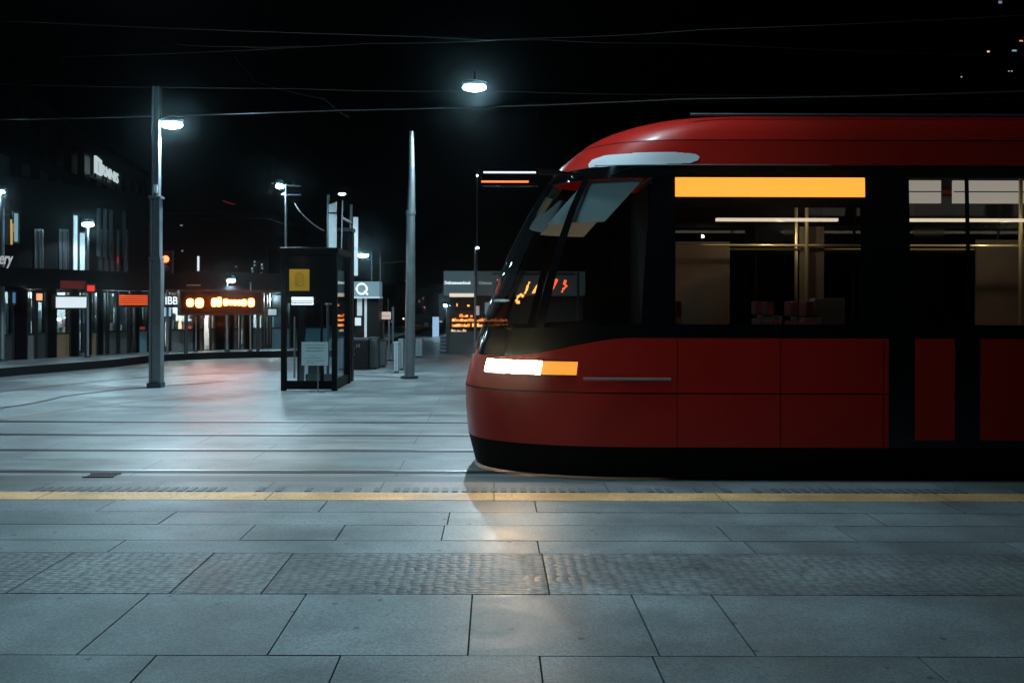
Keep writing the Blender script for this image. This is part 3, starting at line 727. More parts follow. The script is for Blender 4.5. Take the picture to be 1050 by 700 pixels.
# notice on a stand
dn = d0-.25; a = P(309.5, 375, dn); b = P(336.5, 351, dn)
t = thing('notice_stand', (GX(326, dn), dn, 0), 'pale handwritten notice sheet on a thin stand in front of the glass booth', 'notice')
MB().tube([(GX(326, dn), dn+.02, 0), (GX(326, dn), dn+.02, b.z-.05)], .012, 8).build('stand_pole', steel, t)
MB().box(GX(326, dn)-.13, GX(326, dn)+.13, dn-.1, dn+.12, 0, .015).build('foot', steel, t)
MB().box(a.x, b.x, dn-.015, dn, a.z, b.z).build('sheet', mat('notice_paper', (.42, .54, .56), .55, var=.06), t)
ink = mat('notice_ink', (.05, .09, .11), .6)
W = b.x-a.x; Hh = b.z-a.z
for k, (s, zz, hh, ww, xx) in enumerate((('Til alle som venter', .83, .05, .76, .1), ('holdeplass er', .66, .085, .70, .13), ('stengt i kveld', .50, .085, .66, .14))):
    pass
mb = MB(); random.seed(4)
for (zz, hh, x0, x1) in ((.86, .05, .12, .9), (.73, .07, .18, .86), (.60, .075, .14, .84), (.40, .02, .3, .6), (.30, .035, .1, .78), (.185, .03, .16, .88), (.10, .03, .16, .5)):
    x = x0
    while x < x1:
        w_ = random.uniform(.03, .09) if zz > .5 else random.uniform(.1, .3)
        x2 = min(x1, x+w_); j = random.uniform(-.015, .015) if zz > .5 else 0
        mb.prism([(a.x+W*x, a.z+Hh*(zz+j)), (a.x+W*x2, a.z+Hh*(zz+j+random.uniform(-.01, .01))), (a.x+W*(x2-.008), a.z+Hh*(zz+hh*.5+j)), (a.x+W*x, a.z+Hh*(zz+hh*.4+j))], dn-.018, dn-.016)
        x = x2+.02
mb.build('handwriting', ink, t)
# crossbar mast + small lamp over booth
d = 19.9
t = thing('street_lamp', (GX(293, d), d, 0), 'slender dark mast behind the glass booth with a small bright lamp', 'street lamp')
MB().tube([(GX(293, d), d, 0), P(293, 189, d)], .035, 8, .02).build('pole', dsteel, t)
MB().tube([P(289, 200, d), P(308, 200.5, d)], .012, 6).build('cross_bar', steel, t)
MB().tube([P(287, 190, d), P(308, 191.5, d)], .014, 6).build('arm', steel, t)
lamp_head(t, P(286.5, 190, d), .16, 450, rad=.07)
# banner
def banner(x0, x1, y0, y1, d, polx, ytop, label, m, slant=0, name='banner'):
    a = P(x0, y1, d); b = P(x1, y0, d)
    t = thing(name, (GX(polx, d), d, 0), label, 'banner')
    MB().tube([(GX(polx, d), d+.04, 0), (GX(polx, d), d+.04, H+(VY-ytop)*d/F)], .03, 8).build('pole', dsteel, t)
    MB().prism([(a.x, a.z-slant), (b.x, a.z+slant), (b.x, b.z+slant), (a.x, b.z-slant)], d-.02, d+.0).build('banner_cloth', m, t)
    for z in (a.z+.02, b.z-.02): MB().tube([(GX(polx, d), d+.03, z), ((a.x+b.x)/2, d+.03, z)], .012, 6).build('bracket', dsteel, t)
    return t, a, b
bm_ = mat('banner_fabric', (.42, .50, .54), .6, emit=(.55, .7, .8), estr=.12, var=.25, scale=7)  # cloth tone varied by noise
t, a, b = banner(337, 345, 209, 267, 19.95, 336, 200, 'narrow pale banner with faint mottled pattern high above the glass booth', bm_, .03)
MB().box(a.x-.01, b.x+.01, 19.92, 19.928, b.z-.22, b.z-.19).build('strap', black, t)
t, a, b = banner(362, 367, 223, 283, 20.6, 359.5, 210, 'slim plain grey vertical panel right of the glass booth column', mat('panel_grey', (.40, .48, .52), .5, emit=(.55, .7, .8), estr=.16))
MB().tube([P(351, 224, 20.6), P(360.5, 229, 20.6)], .03, 8).build('bracket_arm', steel, t)
# column + thin lit pole between
d = 20.0
t = thing('advertising_column', (GX(354, d), d, 0), 'tall narrow black column at the right edge of the glass booth', 'column')
MB().box(GX(347, d), GX(361, d), d, d+.3, 0, 3.2).build('shaft', black, t, bevel=.02)
MB().box(GX(346, d), GX(362, d), d-.03, d+.33, 3.2, 3.28).build('cap', dsteel, t, bevel=.01)
MB().tube([P(351, 206, d-.04), P(350.5, 240, d-.04), P(349.5, 283, d-.04)], .014, 8).build('edge_tube', steel, t)
MB().ellip(P(350.5, 199.5, d), .08, .04, .025).build('top_light', soft, t)
a = P(349, 379, d-.01); b = P(353, 345, d-.01)
MB().box(a.x, b.x, d-.012, d-.004, a.z, b.z).build('side_notice', mat('notice_paper', (.42, .54, .56), .55, var=.06), t)

# ------------------------------------------------------------------ Q kiosk, bins, sign
d = 24.0
t = thing('ticket_kiosk', (GX(376, d), d+.5, 0), 'dark kiosk with a grey sign box bearing a ring-shaped Q on top', 'kiosk')
a = P(362, 304.5, d); b = P(389.5, 289, d)
sg = MB().box(a.x, b.x, d-.1, d+.5, a.z, b.z).build('sign_box', mat('sign_teal', (.10, .145, .16), .5, emit=(.2, .32, .38), estr=.25, var=.15), t, bevel=.01)
MB().box(a.x-.02, b.x+.02, d-.13, d+.5, a.z-.04, a.z).build('sign_ledge', mat('pale_bar', (.5, .55, .58), .4), sg)
c = P(371.5, 296.5, d); mb = MB()
ring = [(c.x+.13*math.cos(k*math.pi/12), d-.115, c.z+.13*math.sin(k*math.pi/12)) for k in range(25)]
mb.tube(ring, .026, 6); mb.tube([(c.x+.06, d-.115, c.z-.06), (c.x+.16, d-.115, c.z-.15)], .024, 6)
mb.build('letter_ring', glow('sign_white', (.8, .95, 1), 1.3), sg)
mb = MB().box(GX(364, d), GX(388, d), d+.05, d+.9, 0, a.z-.04); mb.build('cabin', black, t)
MB().box(GX(366, d), GX(371, d), d+.03, d+.048, 1.35, 1.95).build('side_poster', mat('kiosk_poster', (.3, .33, .34), .5, emit=(.6, .7, .75), estr=.25), t)
MB().box(GX(373.5, d), GX(376, d), d+.03, d+.048, .8, 1.9).build('side_poster', mat('kiosk_poster', (.3, .33, .34), .5), t)
MB().box(GX(364, d), GX(370, d), d-.0, d+.048, 1.1, 1.3).build('lit_ledge', glow('lit_soft', (.7, .88, 1), .9), t)
for x, h in ((380, 3.0), (389, 2.95)): MB().tube([(GX(x, d), d+.2, 2.2), (GX(x, d), d+.2, h)], .02, 6).build('antenna', dsteel, t)
def bin_(x0, x1, y0, y1, m, label, studs=False):
    d = GD(y1); a = P(x0, y1, d); b = P(x1, y0, d); t = thing('litter_bin', ((a.x+b.x)/2, d+.25, 0), label, 'bin', 'bins beside the kiosk')
    MB().box(a.x, b.x, d, d+.45, .04, b.z-.05).build('body', m, t, bevel=.02)
    MB().box(a.x-.01, b.x+.01, d-.01, d+.46, b.z-.05, b.z).build('lid', dsteel, t, bevel=.01)
    MB().box(a.x+.03, b.x-.03, d+.03, d+.42, 0, .04).build('plinth', dsteel, t)
    if studs:
        for fx, fz in ((.3, .8), (.45, .8), (.3, .74), (.45, .74), (.15, .68), (.14, .5)):
            MB().ellip((a.x+(b.x-a.x)*fx, d-.005, b.z*fz), .015, .006, .015, 8, 4).build('stud', steel, t)
bin_(361, 377.5, 347, 380, black, 'black cabinet bin with small bright studs right of the booth', True)
bin_(378.5, 387, 346, 379, dsteel, 'plain dark bin right of the studded black one')
bin_(387.5, 395, 348, 377, mat('bin_grey', (.08, .11, .12), .45, .3), 'slim dark grey bin, rightmost beside the kiosk')
d = 24.8; a = P(382, 327.5, d); b = P(400.5, 320, d)
t = thing('direction_sign', (GX(393, d), d, 0), 'cream lit direction sign on a dark post right of the bins', 'sign')
MB().box(a.x, b.x, d-.08, d+.08, a.z, b.z).build('sign_board', glow('cream_sign', (1, .80, .70), .55), t, bevel=.01)
MB().box(a.x+.02, b.x-.02, d-.085, d-.081, (a.z+b.z)/2-.008, (a.z+b.z)/2+.004).build('sign_text', mat('sign_ink', (.25, .2, .2), .6), t)
MB().tube([(GX(393, d), d, 0), (GX(393, d), d, a.z)], .035, 8).build('post', dsteel, t)
for x in (386, 398): MB().tube([(GX(x, d), d, b.z), (GX(x, d), d, b.z+.35)], .015, 6).build('stay', dsteel, t)
def cabinet(x0, x1, y0, y1, label, m, cat='cabinet'):
    d = GD(y1); a = P(x0, y1, d); b = P(x1, y0, d); t = thing('utility_cabinet', ((a.x+b.x)/2, d+.2, 0), label, cat)
    MB().box(a.x, b.x, d, d+.3, .05, b.z).build('body', m, t, bevel=.015)
    MB().box(a.x+.01, b.x-.01, d+.01, d+.29, 0, .05).build('plinth', dsteel, t)
    MB().box(a.x-.01, b.x+.01, d-.01, d+.31, b.z, b.z+.03).build('cap', m, t)
    MB().box((a.x+b.x)/2-.003, (a.x+b.x)/2+.003, d-.006, d-.001, .1, b.z-.05).build('door_gap', black, t)
    return t
gm = mat('cabinet_grey', (.26, .33, .36), .45, .2, var=.1)
cabinet(404, 408.5, 352, 383, 'narrow grey cabinet left of the tapered mast', gm)
cabinet(408.8, 413.5, 349, 380, 'slightly darker grey cabinet touching the left side of the tapered mast', mat('cabinet_dark', (.16, .20, .22), .45, .2))
cabinet(426, 433, 348, 367, 'squat pale grey cabinet right of the tapered mast', gm)
d = 27
for x, y0, m_, lb in ((385, 330, dimm, 'thin post with pinkish light strip behind the bins'), (399, 322, dimm, 'thin post behind the right end of the cream sign'), (403, 315, dimm, 'dull thin post left of the tapered mast')):
    b = Vector((GX(x, d), d, 0)); t = thing('post', b, lb, 'post')
    MB().tube([b, P(x, y0, d)], .03, 8).build('pole', m_, t); MB().tube([b, b+Vector((0, 0, .05))], .07, 10).build('foot', dsteel, t)
    if x == 385: MB().box(b.x-.03, b.x+.03, d-.05, d-.035, 1.0, 1.5).build('light_strip', glow('pink_glow', (1, .25, .2), 1.2), t)

# ------------------------------------------------------------------ far kiosk by tram nose
dk = 31.0
a = P(455, 303, dk); b = P(524, 278, dk)
t = thing('snack_kiosk', (.0+(a.x+b.x)/2, dk+1, 0), 'dark snack kiosk with white lettered fascia and glowing orange shelves behind the tram nose', 'kiosk')
fas = MB().box(a.x, GX(486, dk), dk-.1, dk+2.2, a.z+.01, b.z).build('fascia', mat('fascia_slate', (.055, .085, .10), .5, emit=(.10, .17, .20), estr=.35, var=.2), t)
fas2 = MB().box(GX(489, dk), GX(600, dk), dk+.02, dk+2.2, a.z+.01, b.z).build('fascia', mat('fascia_slate2', (.05, .06, .065), .5, emit=(.05, .08, .09), estr=.3, var=.2), t)
wt = glow('sign_white', (.8, .95, 1), 1.3)
text_part('Delicatessenkiosk', 'fascia_lettering', wt, .10, T(P(456, 291.5, dk-.11)), fas, .01, bold=.02, width=.86)
text_part('Odense', 'fascia_lettering', glow('sign_dim', (.5, .65, .72), .55), .10, T(P(491, 291.5, dk)), fas2, .01, width=.42)
a2 = P(461, 303.6, dk-.05); b2 = P(486, 299.9, dk-.05)
MB().box(a2.x, b2.x, dk-.12, dk-.102, a2.z-.03, b2.z-.03).build('awning_light', glow('cream_strip', (1, .85, .68), .8), t)
MB().box(GX(458, dk), GX(461, dk), dk, dk+.1, 0, a.z).build('corner_post', dsteel, t)
MB().box(GX(486.5, dk), GX(489, dk), dk-.02, dk+.1, 0, a.z+.4).build('corner_post', dsteel, t)
MB().box(GX(461, dk), GX(600, dk), dk+.8, dk+.85, 0, a.z).build('back_wall', mat('kiosk_back', (.03, .035, .035), .6), t)
MB().box(GX(461, dk), GX(600, dk), dk, dk+.3, 0, .72).build('counter', mat('counter_dark', (.05, .07, .075), .5, var=.2), t)
random.seed(5)
oc = [glow('warm_goods_%d' % k, c, s) for k, (c, s) in enumerate((((1, .20, .04), 1.8), ((1, .35, .08), 2.2), ((.9, .75, .5), .8), ((.8, .9, 1), .9)))]
for k, (yy, x0, x1, dens) in enumerate(((325, 464, 484, .5), (329.5, 463, 520, 1), (335, 463, 520, .8), (314, 466, 482, .3), (309, 467, 480, .25), (341, 462, 478, .8), (347, 462, 500, .5))):
    z = H+(VY-yy)*dk/F
    sh = MB().box(GX(461.5, dk), GX(530, dk), dk+.45, dk+.78, z-.03, z-.01).build('shelf', dsteel, t)
    x = x0
    pools = {}
    while x < x1:
        w_ = random.uniform(.8, 2.4)
        if random.random() < dens:
            ci = random.choice((0, 0, 1)) if 318 < yy < 338 else random.choice((2, 3, 1) if yy < 340 else (2, 2))
            pools.setdefault(ci, MB()).box(GX(x, dk), GX(x+w_, dk), dk+.44, dk+.56, z-.01, z+random.uniform(.03, .10))
        x += w_+.25
    for ci, mb in pools.items(): mb.build('goods', oc[ci], sh)
MB().box(GX(487.5, dk), GX(491.5, dk), dk-.05, dk-.03, 1.28, 1.58).build('price_board', mat('price_board', (.3, .3, .32), .5, emit=(.7, .6, .6), estr=.35), t)
MB().ellip(P(514, 308, dk+.4), .28, .08, .045).build('bowl_lamp', glow('bowl_light', (.75, .92, 1), 2.2), t)
MB().box(GX(497, dk), GX(503, dk), dk+.4, dk+.42, 1.3, 1.7).build('menu_board', mat('menu', (.16, .2, .25), .5, emit=(.3, .4, .5), estr=.25), t)
# neon sign seen through cab glass
dnn = 30.0
t = thing('neon_sign', P(556, 300, dnn), 'orange red slanted neon figures hanging beside the kiosk, seen through the tram cab', 'neon sign')
no = glow('neon_orange', (1, .30, .06), 6); nr = glow('neon_red', (1, .09, .03), 4)
def neon(pts, m, r=.03, nm='neon_tube'):
    MB().tube([P(x, y, dnn) for x, y in pts], r, 8).build(nm, m, t, smooth=True)
neon([(537, 304), (534, 302), (531, 304), (529.5, 308), (530.5, 310), (533, 309.5)], no, .05)
neon([(543, 289), (541, 293), (540, 297), (538, 301)], no, .035)
neon([(554, 291), (551, 293), (548, 298), (546, 300), (550, 300), (552, 296), (554, 292)], no, .04)
neon([(571, 286), (569, 290), (566.5, 295), (563, 299.5)], nr, .05); neon([(567, 288), (568, 292), (566, 296)], nr, .035)
neon([(580, 287), (578.5, 291), (581, 293), (577.5, 296), (576, 299.5)], nr, .045)
neon([(511, 286), (512.5, 291), (510, 296), (508.5, 302)], glow('neon_dim', (1, .13, .08), 1.4), .05)
MB().box(GX(505, dnn), GX(590, dnn), dnn+.12, dnn+.15, P(0, 282, dnn).z, P(0, 279, dnn).z).build('bracket', dsteel, t)
MB().tube([P(593, 279, dnn)+Vector((0, .13, 0)), Vector((GX(593, dnn), dnn+.13, 0))], .04, 8).build('post', dsteel, t)
# louvred bench box
d = GD(362); a = P(451, 362, d); b = P(475.5, 342.5, d)
t = thing('louvred_box', ((a.x+b.x)/2, d+.3, 0), 'blue grey slatted box below the snack kiosk counter', 'planter box')
MB().box(a.x+.02, b.x-.02, d+.02, d+.5, 0, b.z-.03).build('core', dsteel, t)
sm = mat('slat_blue', (.18, .24, .30), .5, var=.15)
for k in range(5): 
    z = .05+k*(b.z-.05)/5; MB().box(a.x, b.x, d-.01, d+.53, z, z+.075).build('slat', sm, t, bevel=.005)
# blue poster stand
d = 46; a = P(443.5, 346, d); b = P(450, 325, d)
t = thing('lit_advert_stand', ((a.x+b.x)/2, d, 0), 'pale blue lit advertising board in the far street left of the kiosk', 'advert board')
MB().box(a.x, b.x, d, d+.12, a.z, b.z).build('lit_face', mat('advert', (.2, .25, .3), .5, emit=(.35, .55, .85), estr=.7, var=.6, scale=5), t)
MB().box(a.x+.1, b.x-.1, d+.02, d+.1, 0, a.z).build('foot', dsteel, t)

# ------------------------------------------------------------------ facades at the left
def line_frame(p0, p1):
    u = (p1-p0).normalized(); n = Vector((u.y, -u.x))       # n points towards the street (camera side)
    M = Matrix(((u.x, -n.x, 0, p0.x), (u.y, -n.y, 0, p0.y), (0, 0, 1, 0), (0, 0, 0, 1)))   # local x along, local y into the building
    def s_of(px, off=0.0):      # along-coordinate where the sight line of px meets the line (offset into the building)
        q = p0 - n*off; k = (px-VX)/F
        # (q + u s).x = k (q + u s).y
        return (k*q.y-q.x)/(u.x-k*u.y)
    def z_of(px, y, off=0.0):
        s = s_of(px, off); q = p0-n*off+u*s; return H+(VY-y)*q.y/F
    return M, s_of, z_of
pA = Vector((GX(0, 23.6), 23.6)); pB = Vector((GX(152, 27.9), 27.9)); pC = Vector((GX(300, 30.8), 30.8))
uA = (pB-pA).normalized(); pA0 = pA-uA*5
M1, s1, z1f = line_frame(pA0, pB); len1 = (pB-pA0).length
M2, s2, z2f = line_frame(pB, pC); len2 = (pC-pB).length
frm = mat('shop_frame', (.012, .013, .015), .4)
sg = glass('shop_glass', (.75, .85, .86), .06)
random.seed(21)
goods_cols = [(.25, .08, .12), (.12, .2, .25), (.3, .28, .22), (.06, .1, .16), (.35, .36, .36), (.1, .16, .14), (.24, .15, .06)]
def shop_bays(root, M, sf, bays, zt, lit, L):
    for (x0, x1, sill_col, door) in bays:
        a = sf(x0); b = sf(x1)
        if b-a < .15: continue
        zs = pvz+.62 if not door else pvz+.1
        fr = MB(M); fr.box(a, a+.05, -.04, .06, pvz, zt); fr.box(b-.05, b, -.04, .06, pvz, zt); fr.box(a+.05, b-.05, -.04, .06, zt-.06, zt); fr.box(a+.05, b-.05, -.04, .06, zs, zs+.05)
        f = fr.build('shop_door' if door else 'shop_window', frm, root)
        MB(M).box(a+.05, b-.05, .005, .012, zs+.05, zt-.06).build('pane', sg, f)
        MB(M).box(a+.05, b-.05, -.02, .05, pvz, zs).build('stall_riser', mat('riser_%s' % sill_col, {'grey': (.10, .11, .11), 'wood': (.20, .13, .06), 'dark': (.02, .022, .024), 'blue': (.16, .28, .34), 'pale': (.2, .21, .2)}[sill_col], .6, var=.25), f)
        if door: MB(M).box(b-.14, b-.11, -.09, -.05, 1.1, 1.5).build('handle', steel, f)
        # goods inside
        n_ = max(2, int((b-a)/.35)); pools = {}
        for k in range(n_*3):
            gx = random.uniform(a+.08, b-.25); gy = random.uniform(.25, 1.2); z0 = zs+random.choice((0.0, .0, .35, .7)); ww = random.uniform(.08, .3); hh = random.uniform(.15, .7)
            ci = random.randrange(len(goods_cols)); mb = pools.setdefault(ci, MB(M)); mb.box(gx, min(gx+ww, b-.06), gy, gy+.15, z0, min(z0+hh, zt-.2))
        for ci, mb in pools.items(): mb.build('display_goods', mat('goods_%d' % ci, goods_cols[ci], .6, var=.3), f)
def add_building(name, label, M, sf, L, bays, zt, ztop, p_in=4.0):
    org = M @ Vector((L/2, p_in/2, 0)); root = thing(name, org, label, 'building')
    # upper walls, canopy, back and floor inside
    up = MB(M); up.box(0, L, 0.0, .25, zt+.02, ztop); up.box(0, L, p_in, p_in+.2, 0, ztop); up.box(0, .2, .25, p_in, 0, ztop); up.box(L-.2, L, .25, p_in, 0, ztop)
    up.build('wall', bwall, root)
    MB(M).box(0, L, .25, p_in, ztop-.2, ztop).build('roof', bwall, root)
    MB(M).box(.2, L-.2, .1, p_in, pvz, pvz+.03).build('shop_floor', mat('shop_floor', (.12, .12, .11), .4), root)
    MB(M).box(.2, L-.2, 1.9, 2.0, pvz+.03, zt).build('inner_wall', mat('inner_wall', (.36, .38, .38), .7, var=.5, scale=2.5), root)
    shop_bays(root, M, sf, bays, zt, True, L)
    # piers between bays
    edges = sorted([(sf(b[0]), sf(b[1])) for b in bays])
    prev = 0
    for a, b in edges+[(L, L)]:
        if a-prev > .06: MB(M).box(prev, a, -.06, .2, pvz, zt+.02).build('pier', bwall, root)
        prev = max(prev, b)
    return root
zt1 = 2.0
b1 = add_building('shop_building', 'dark long shop building with a deep canopy along the raised pavement at far left', M1, s1, len1,
    [(-60, -25, 'dark', False), (-22, 14, 'dark', False), (26, 36, 'grey', False), (36.5, 48, 'dark', False), (56, 72, 'wood', False), (79, 88, 'grey', True), (92, 100, 'wood', False),
     (104, 109, 'grey', False), (110, 120, 'grey', False), (121, 131, 'grey', False), (132, 139, 'dark', True), (141, 151.5, 'blue', False)], zt1, 4.9)
MB(M1).box(0, len1, -1.5, -.001, 2.10, 2.22).build('canopy', mat('canopy_dark', (.006, .006, .007), .8, spec=.05), b1)
MB(M1).box(0, len1, -1.53, -1.501, 2.05, 2.50).build('canopy_fascia', mat('fascia_dark', (.004, .004, .005), .8, spec=.05), b1)
# upper windows
def upwin(root, M, sf, zf, x0, x1, y0, y1, m, nm='window'):
    a = sf(x0); b = sf(x1); z1_ = zf((x0+x1)/2, y0); z0_ = zf((x0+x1)/2, y1)
    f = MB(M); f.box(a-.04, a, -.03, .0, z0_, z1_); f.box(b, b+.04, -.03, 0, z0_, z1_); f.box(a-.04, b+.04, -.03, 0, z1_, z1_+.05); f.box(a-.04, b+.04, -.03, 0, z0_-.05, z0_)
    f = f.build(nm, frm, root); MB(M).box(a, b, -.012, -.003, z0_, z1_).build('pane', m, f); return f
curt = mat('lit_curtain', (.3, .38, .4), .8, emit=(.50, .66, .70), estr=.42, var=.25, scale=6)
curt2 = mat('lit_curtain_blue', (.2, .3, .36), .8, emit=(.28, .50, .60), estr=.5, var=.3, scale=5)
dimw = mat('dim_pane', (.02, .025, .03), .15, emit=(.05, .09, .10), estr=.16)
upwin(b1, M1, s1, z1f, 13.5, 18, 220, 249, curt2); upwin(b1, M1, s1, z1f, 4, 8, 222, 250, dimw)
yel = MB(M1); 
for k, (x, y) in enumerate(((9.6, 231), (11.3, 235), (10, 239), (10.6, 243), (10.2, 248))): 
    a = s1(x); z = z1f(x, y); yel.box(a, a+.05, -.03, -.01, z-.1, z+.12)
yel.build('yellow_ornament', glow('yellow_orn', (1, .6, .15), .5), b1)
upwin(b1, M1, s1, z1f, 74.5, 79, 222, 278, curt); upwin(b1, M1, s1, z1f, 81, 86.5, 240, 279, curt)
for x in (36, 40, 61, 66, 101, 107, 113, 119, 127): upwin(b1, M1, s1, z1f, x, x+2.6, 238, 281, dimw)
for x in (98, 104.5, 110.5, 124): 
    a = s1(x); MB(M1).box(a, a+.06, -.12, -.035, 2.96, 4.3).build('facade_fin', dsteel, b1)
# shop interior lights
for x, pw, col in ((-10, 1.2, (.4, .6, 1)), (38, 3.2, (1, .8, .7)), (64, 4.5, (.8, .95, 1)), (84, 4, (.8, .95, 1)), (98, 3, (.9, .95, 1)), (112, 5, (.8, .97, 1)), (126, 5, (.8, .97, 1)), (146, 5, (.7, .9, 1))):
    p = M1 @ Vector((s1(x, .5), .9, 1.95)); light('shop_light', 'POINT', p, pw*15, col, b1, .1)
# pendant glimpses
for x, y in ((60, 329), (69, 327), (137, 322), (115, 340)):
    p = M1 @ Vector((s1(x, .6), .6, z1f(x, y))); MB().ellip(p, .07, .07, .035, 10, 5).build('pendant', soft, b1)
b2 = add_building('corner_shops', 'low dark shop row behind the orange message board, facing the street', M2, s2, len2,
    [(153, 160, 'dark', False), (167, 173, 'dark', True), (174, 199, 'pale', False), (203, 209, 'wood', False), (210, 214, 'dark', True), (215, 221, 'wood', False), (229, 235.5, 'grey', False), (238, 244, 'grey', False), (245.5, 251, 'pale', True),
     (258, 270, 'grey', False), (271, 276, 'dark', True), (277, 298, 'blue', False)], 1.98, 2.62)
for x, pw, col in ((160, 4, (.7, .9, 1)), (180, 7, (.85, .95, 1)), (192, 6, (1, .85, .7)), (206, 3, (1, .8, .6)), (218, 3, (1, .8, .7)), (232, 3, (.8, .95, 1)), (248, 3, (1, .85, .7)), (264, 7, (.75, .93, 1)), (285, 8, (.75, .93, 1))):
    p = M2 @ Vector((s2(x, .5), .9, 1.8)); light('shop_light', 'POINT', p, pw*15, col, b2, .1)
p = M2 @ Vector((s2(184, .3), .3, 1.15)); MB().ellip((p.x, p.y, z2f(184, 337)), .07, .07, .32, 12, 8).build('glowing_tube', glow('warm_tube', (1, .78, .5), 1.8), b2, smooth=True)
a = s2(189); MB(M2).box(s2(188, .3), s2(198, .3), .3, .33, z2f(193, 341), z2f(193, 335)).build('red_lettered_panel', glow('red_panel', (1, .12, .06), .8), b2)
MB(M1).box(s1(141.5, .2), s1(150, .2), .2, .23, z1f(146, 343), z1f(146, 336)).build('red_poster', glow('red_poster', (.9, .1, .1), .4), b1)
MB(M2).box(0, len2, -1.2, -.001, 2.05, 2.17).build('canopy', mat('canopy_dark', (.006, .006, .007), .8, spec=.05), b2)
MB(M2).box(s2(165, -1.2), s2(205, -1.2), -1.25, -1.201, 2.17, 2.20).build('canopy_trim', mat('pale_bar', (.5, .55, .58), .4), b2)

# signs
def sign(name, label, M, sf, zf, x0, x1, y0, y1, m, off=-1.58, cat='sign', depth=.12, frame=True):
    a = sf(x0, off); b = sf(x1, off); zA = zf((x0+x1)/2, y1, off); zB = zf((x0+x1)/2, y0, off)
    c = M @ Vector(((a+b)/2, off, zA)); t = thing(name, c, label, cat)
    if frame: MB(M).box(a-.05, b+.05, off+.01, off+depth, zA-.05, zB+.05).build('sign_case', frm, t)
    MB(M).box(a, b, off, off+.008, zA, zB).build('lit_face', m, t)
    return t, a, b, zA, zB
sign('illuminated_sign', 'plain white illuminated box sign under the canopy behind the thin lamp post', M1, s1, z1f, 57.5, 89.5, 305.5, 316.5, mat('lit_box', (.5, .5, .5), .5, emit=(.80, .95, 1), estr=.85, var=.05), off=-.4)
t, a, b, zA, zB = sign('led_sign', 'dark orange LED sign with horizontal lines left of the thick pole', M1, s1, z1f, 121, 152, 303.5, 314, mat('led_off', (.02, .01, .01), .5), off=-1.62)
mb = MB(M1)
for k in range(5): z = zA+(zB-zA)*(k+.3)/5; mb.box(a+.03, b-.03, -1.63, -1.622, z, z+.035)
mb.build('led_rows', glow('led_dull', (1, .11, .02), .9), t)
t, a, b, zA, zB = sign('hanging_sign', 'small red lit sign just above the white illuminated box sign', M1, s1, z1f, 89.5, 97, 293.5, 299.5, glow('red_sign', (1, .04, .02), .8), off=-1.6)
t, a, b, zA, zB = sign('fascia_sign', 'faint dark red lettering strip along the canopy edge', M1, s1, z1f, 62, 88, 289, 297, mat('dim_red', (.12, .01, .008), .5, emit=(1, .05, .03), estr=.035), off=-1.56, frame=False)
t, a, b, zA, zB = sign('shop_lantern', 'small orange glowing lantern sign in the left shop window', M1, s1, z1f, 37.5, 43.5, 302, 309, glow('lantern', (1, .42, .2), 1.1), off=-.2)
t, a, b, zA, zB = sign('vertical_sign', 'narrow blue lit sign in the darkest shop window at far left', M1, s1, z1f, 13, 16, 301, 312, glow('blue_sign', (.1, .3, .55), .5), off=-.2)
# script sign at left edge
a = s1(-16, -1.56); t = thing('script_sign', M1 @ Vector((a+1, -1.56, 2.6)), 'grey white script lettering on the canopy cut by the left picture edge', 'sign')
text_part('bakery', 'lettering', glow('script_white', (.75, .82, .88), .45), .38, M1 @ T(Vector((a, -1.56, z1f(0, 276, -1.56)))), t, .02, shear=.3, bold=.01, width=s1(13, -1.56)-a)
# pharmacy-like white letters
t, a, b, zA, zB = sign('letter_sign', 'white lit block letters IBB on dark board right of the thick pole', M2, s2, z2f, 168, 182.5, 304.5, 314, black, off=-1.27)
text_part('IBB', 'lettering', glow('sign_white2', (.8, .93, 1), 1.1), (zB-zA)*.86, M2 @ T(Vector((a+.04, -1.275, zA+.03))), t, .01, bold=.02, width=(b-a)*.88)
a_ = s2(165, -.25)
t, a, b, zA, zB = sign('round_sign', 'pale blue lit panel in the doorway below the white IBB letters', M2, s2, z2f, 167, 175.5, 316, 325, mat('blue_lit', (.2, .3, .4), .5, emit=(.35, .62, .8), estr=.7, var=.3), off=-.3)
# orange message board
t, a, b, zA, zB = sign('message_board', 'long dark board with dazzling orange lights across the low shop row', M2, s2, z2f, 186, 268, 300, 322, mat('board_black', (.004, .003, .003), .8, spec=.1), off=-1.9, depth=.18)
ob = glow('board_orange', (1.0, .17, .03), 30)
o_ = -1.93
def blob(x0, x1, y0, y1):
    a = s2(x0, o_); b = s2(x1, o_); z0 = z2f((x0+x1)/2, y1, o_); z1 = z2f((x0+x1)/2, y0, o_); r = min((z1-z0), (b-a))*.42
    pts = []
    for cx, cz, a0 in ((b-r, z1-r, 0), (a+r, z1-r, 90), (a+r, z0+r, 180), (b-r, z0+r, 270)):
        for k in range(5): w_ = R(a0+k*22.5); pts.append((cx+r*math.cos(w_), cz+r*math.sin(w_)))
    MB(M2).prism(pts, o_-.02, o_+.02).build('light_cell', ob, t)
for q in ((191.5, 198.5, 307, 315), (200.5, 208.5, 306.5, 316), (217, 222, 306.5, 315), (222.4, 227, 305.5, 315), (229, 234, 307, 314), (235, 238.6, 308, 313.6), (239.2, 243, 308, 313.8), (243.6, 247, 308, 313.8), (247.6, 252.5, 307.5, 314.5), (254.5, 260.5, 306.5, 315)):
    blob(*q)
for x in (190, 264): MB(M2).box(s2(x, -1.8), s2(x, -1.8)+.08, -1.8, -1.72, pvz, zA).build('support_post', dsteel, t)
# right end white shop sign
sign('illuminated_sign', 'small pale lit sign over the last shop next to the glass booth', M2, s2, z2f, 275, 283.5, 317.5, 323.5, mat('pale_lit', (.3, .35, .35), .5, emit=(.6, .8, .85), estr=.5, var=.4, scale=9), off=-.5)

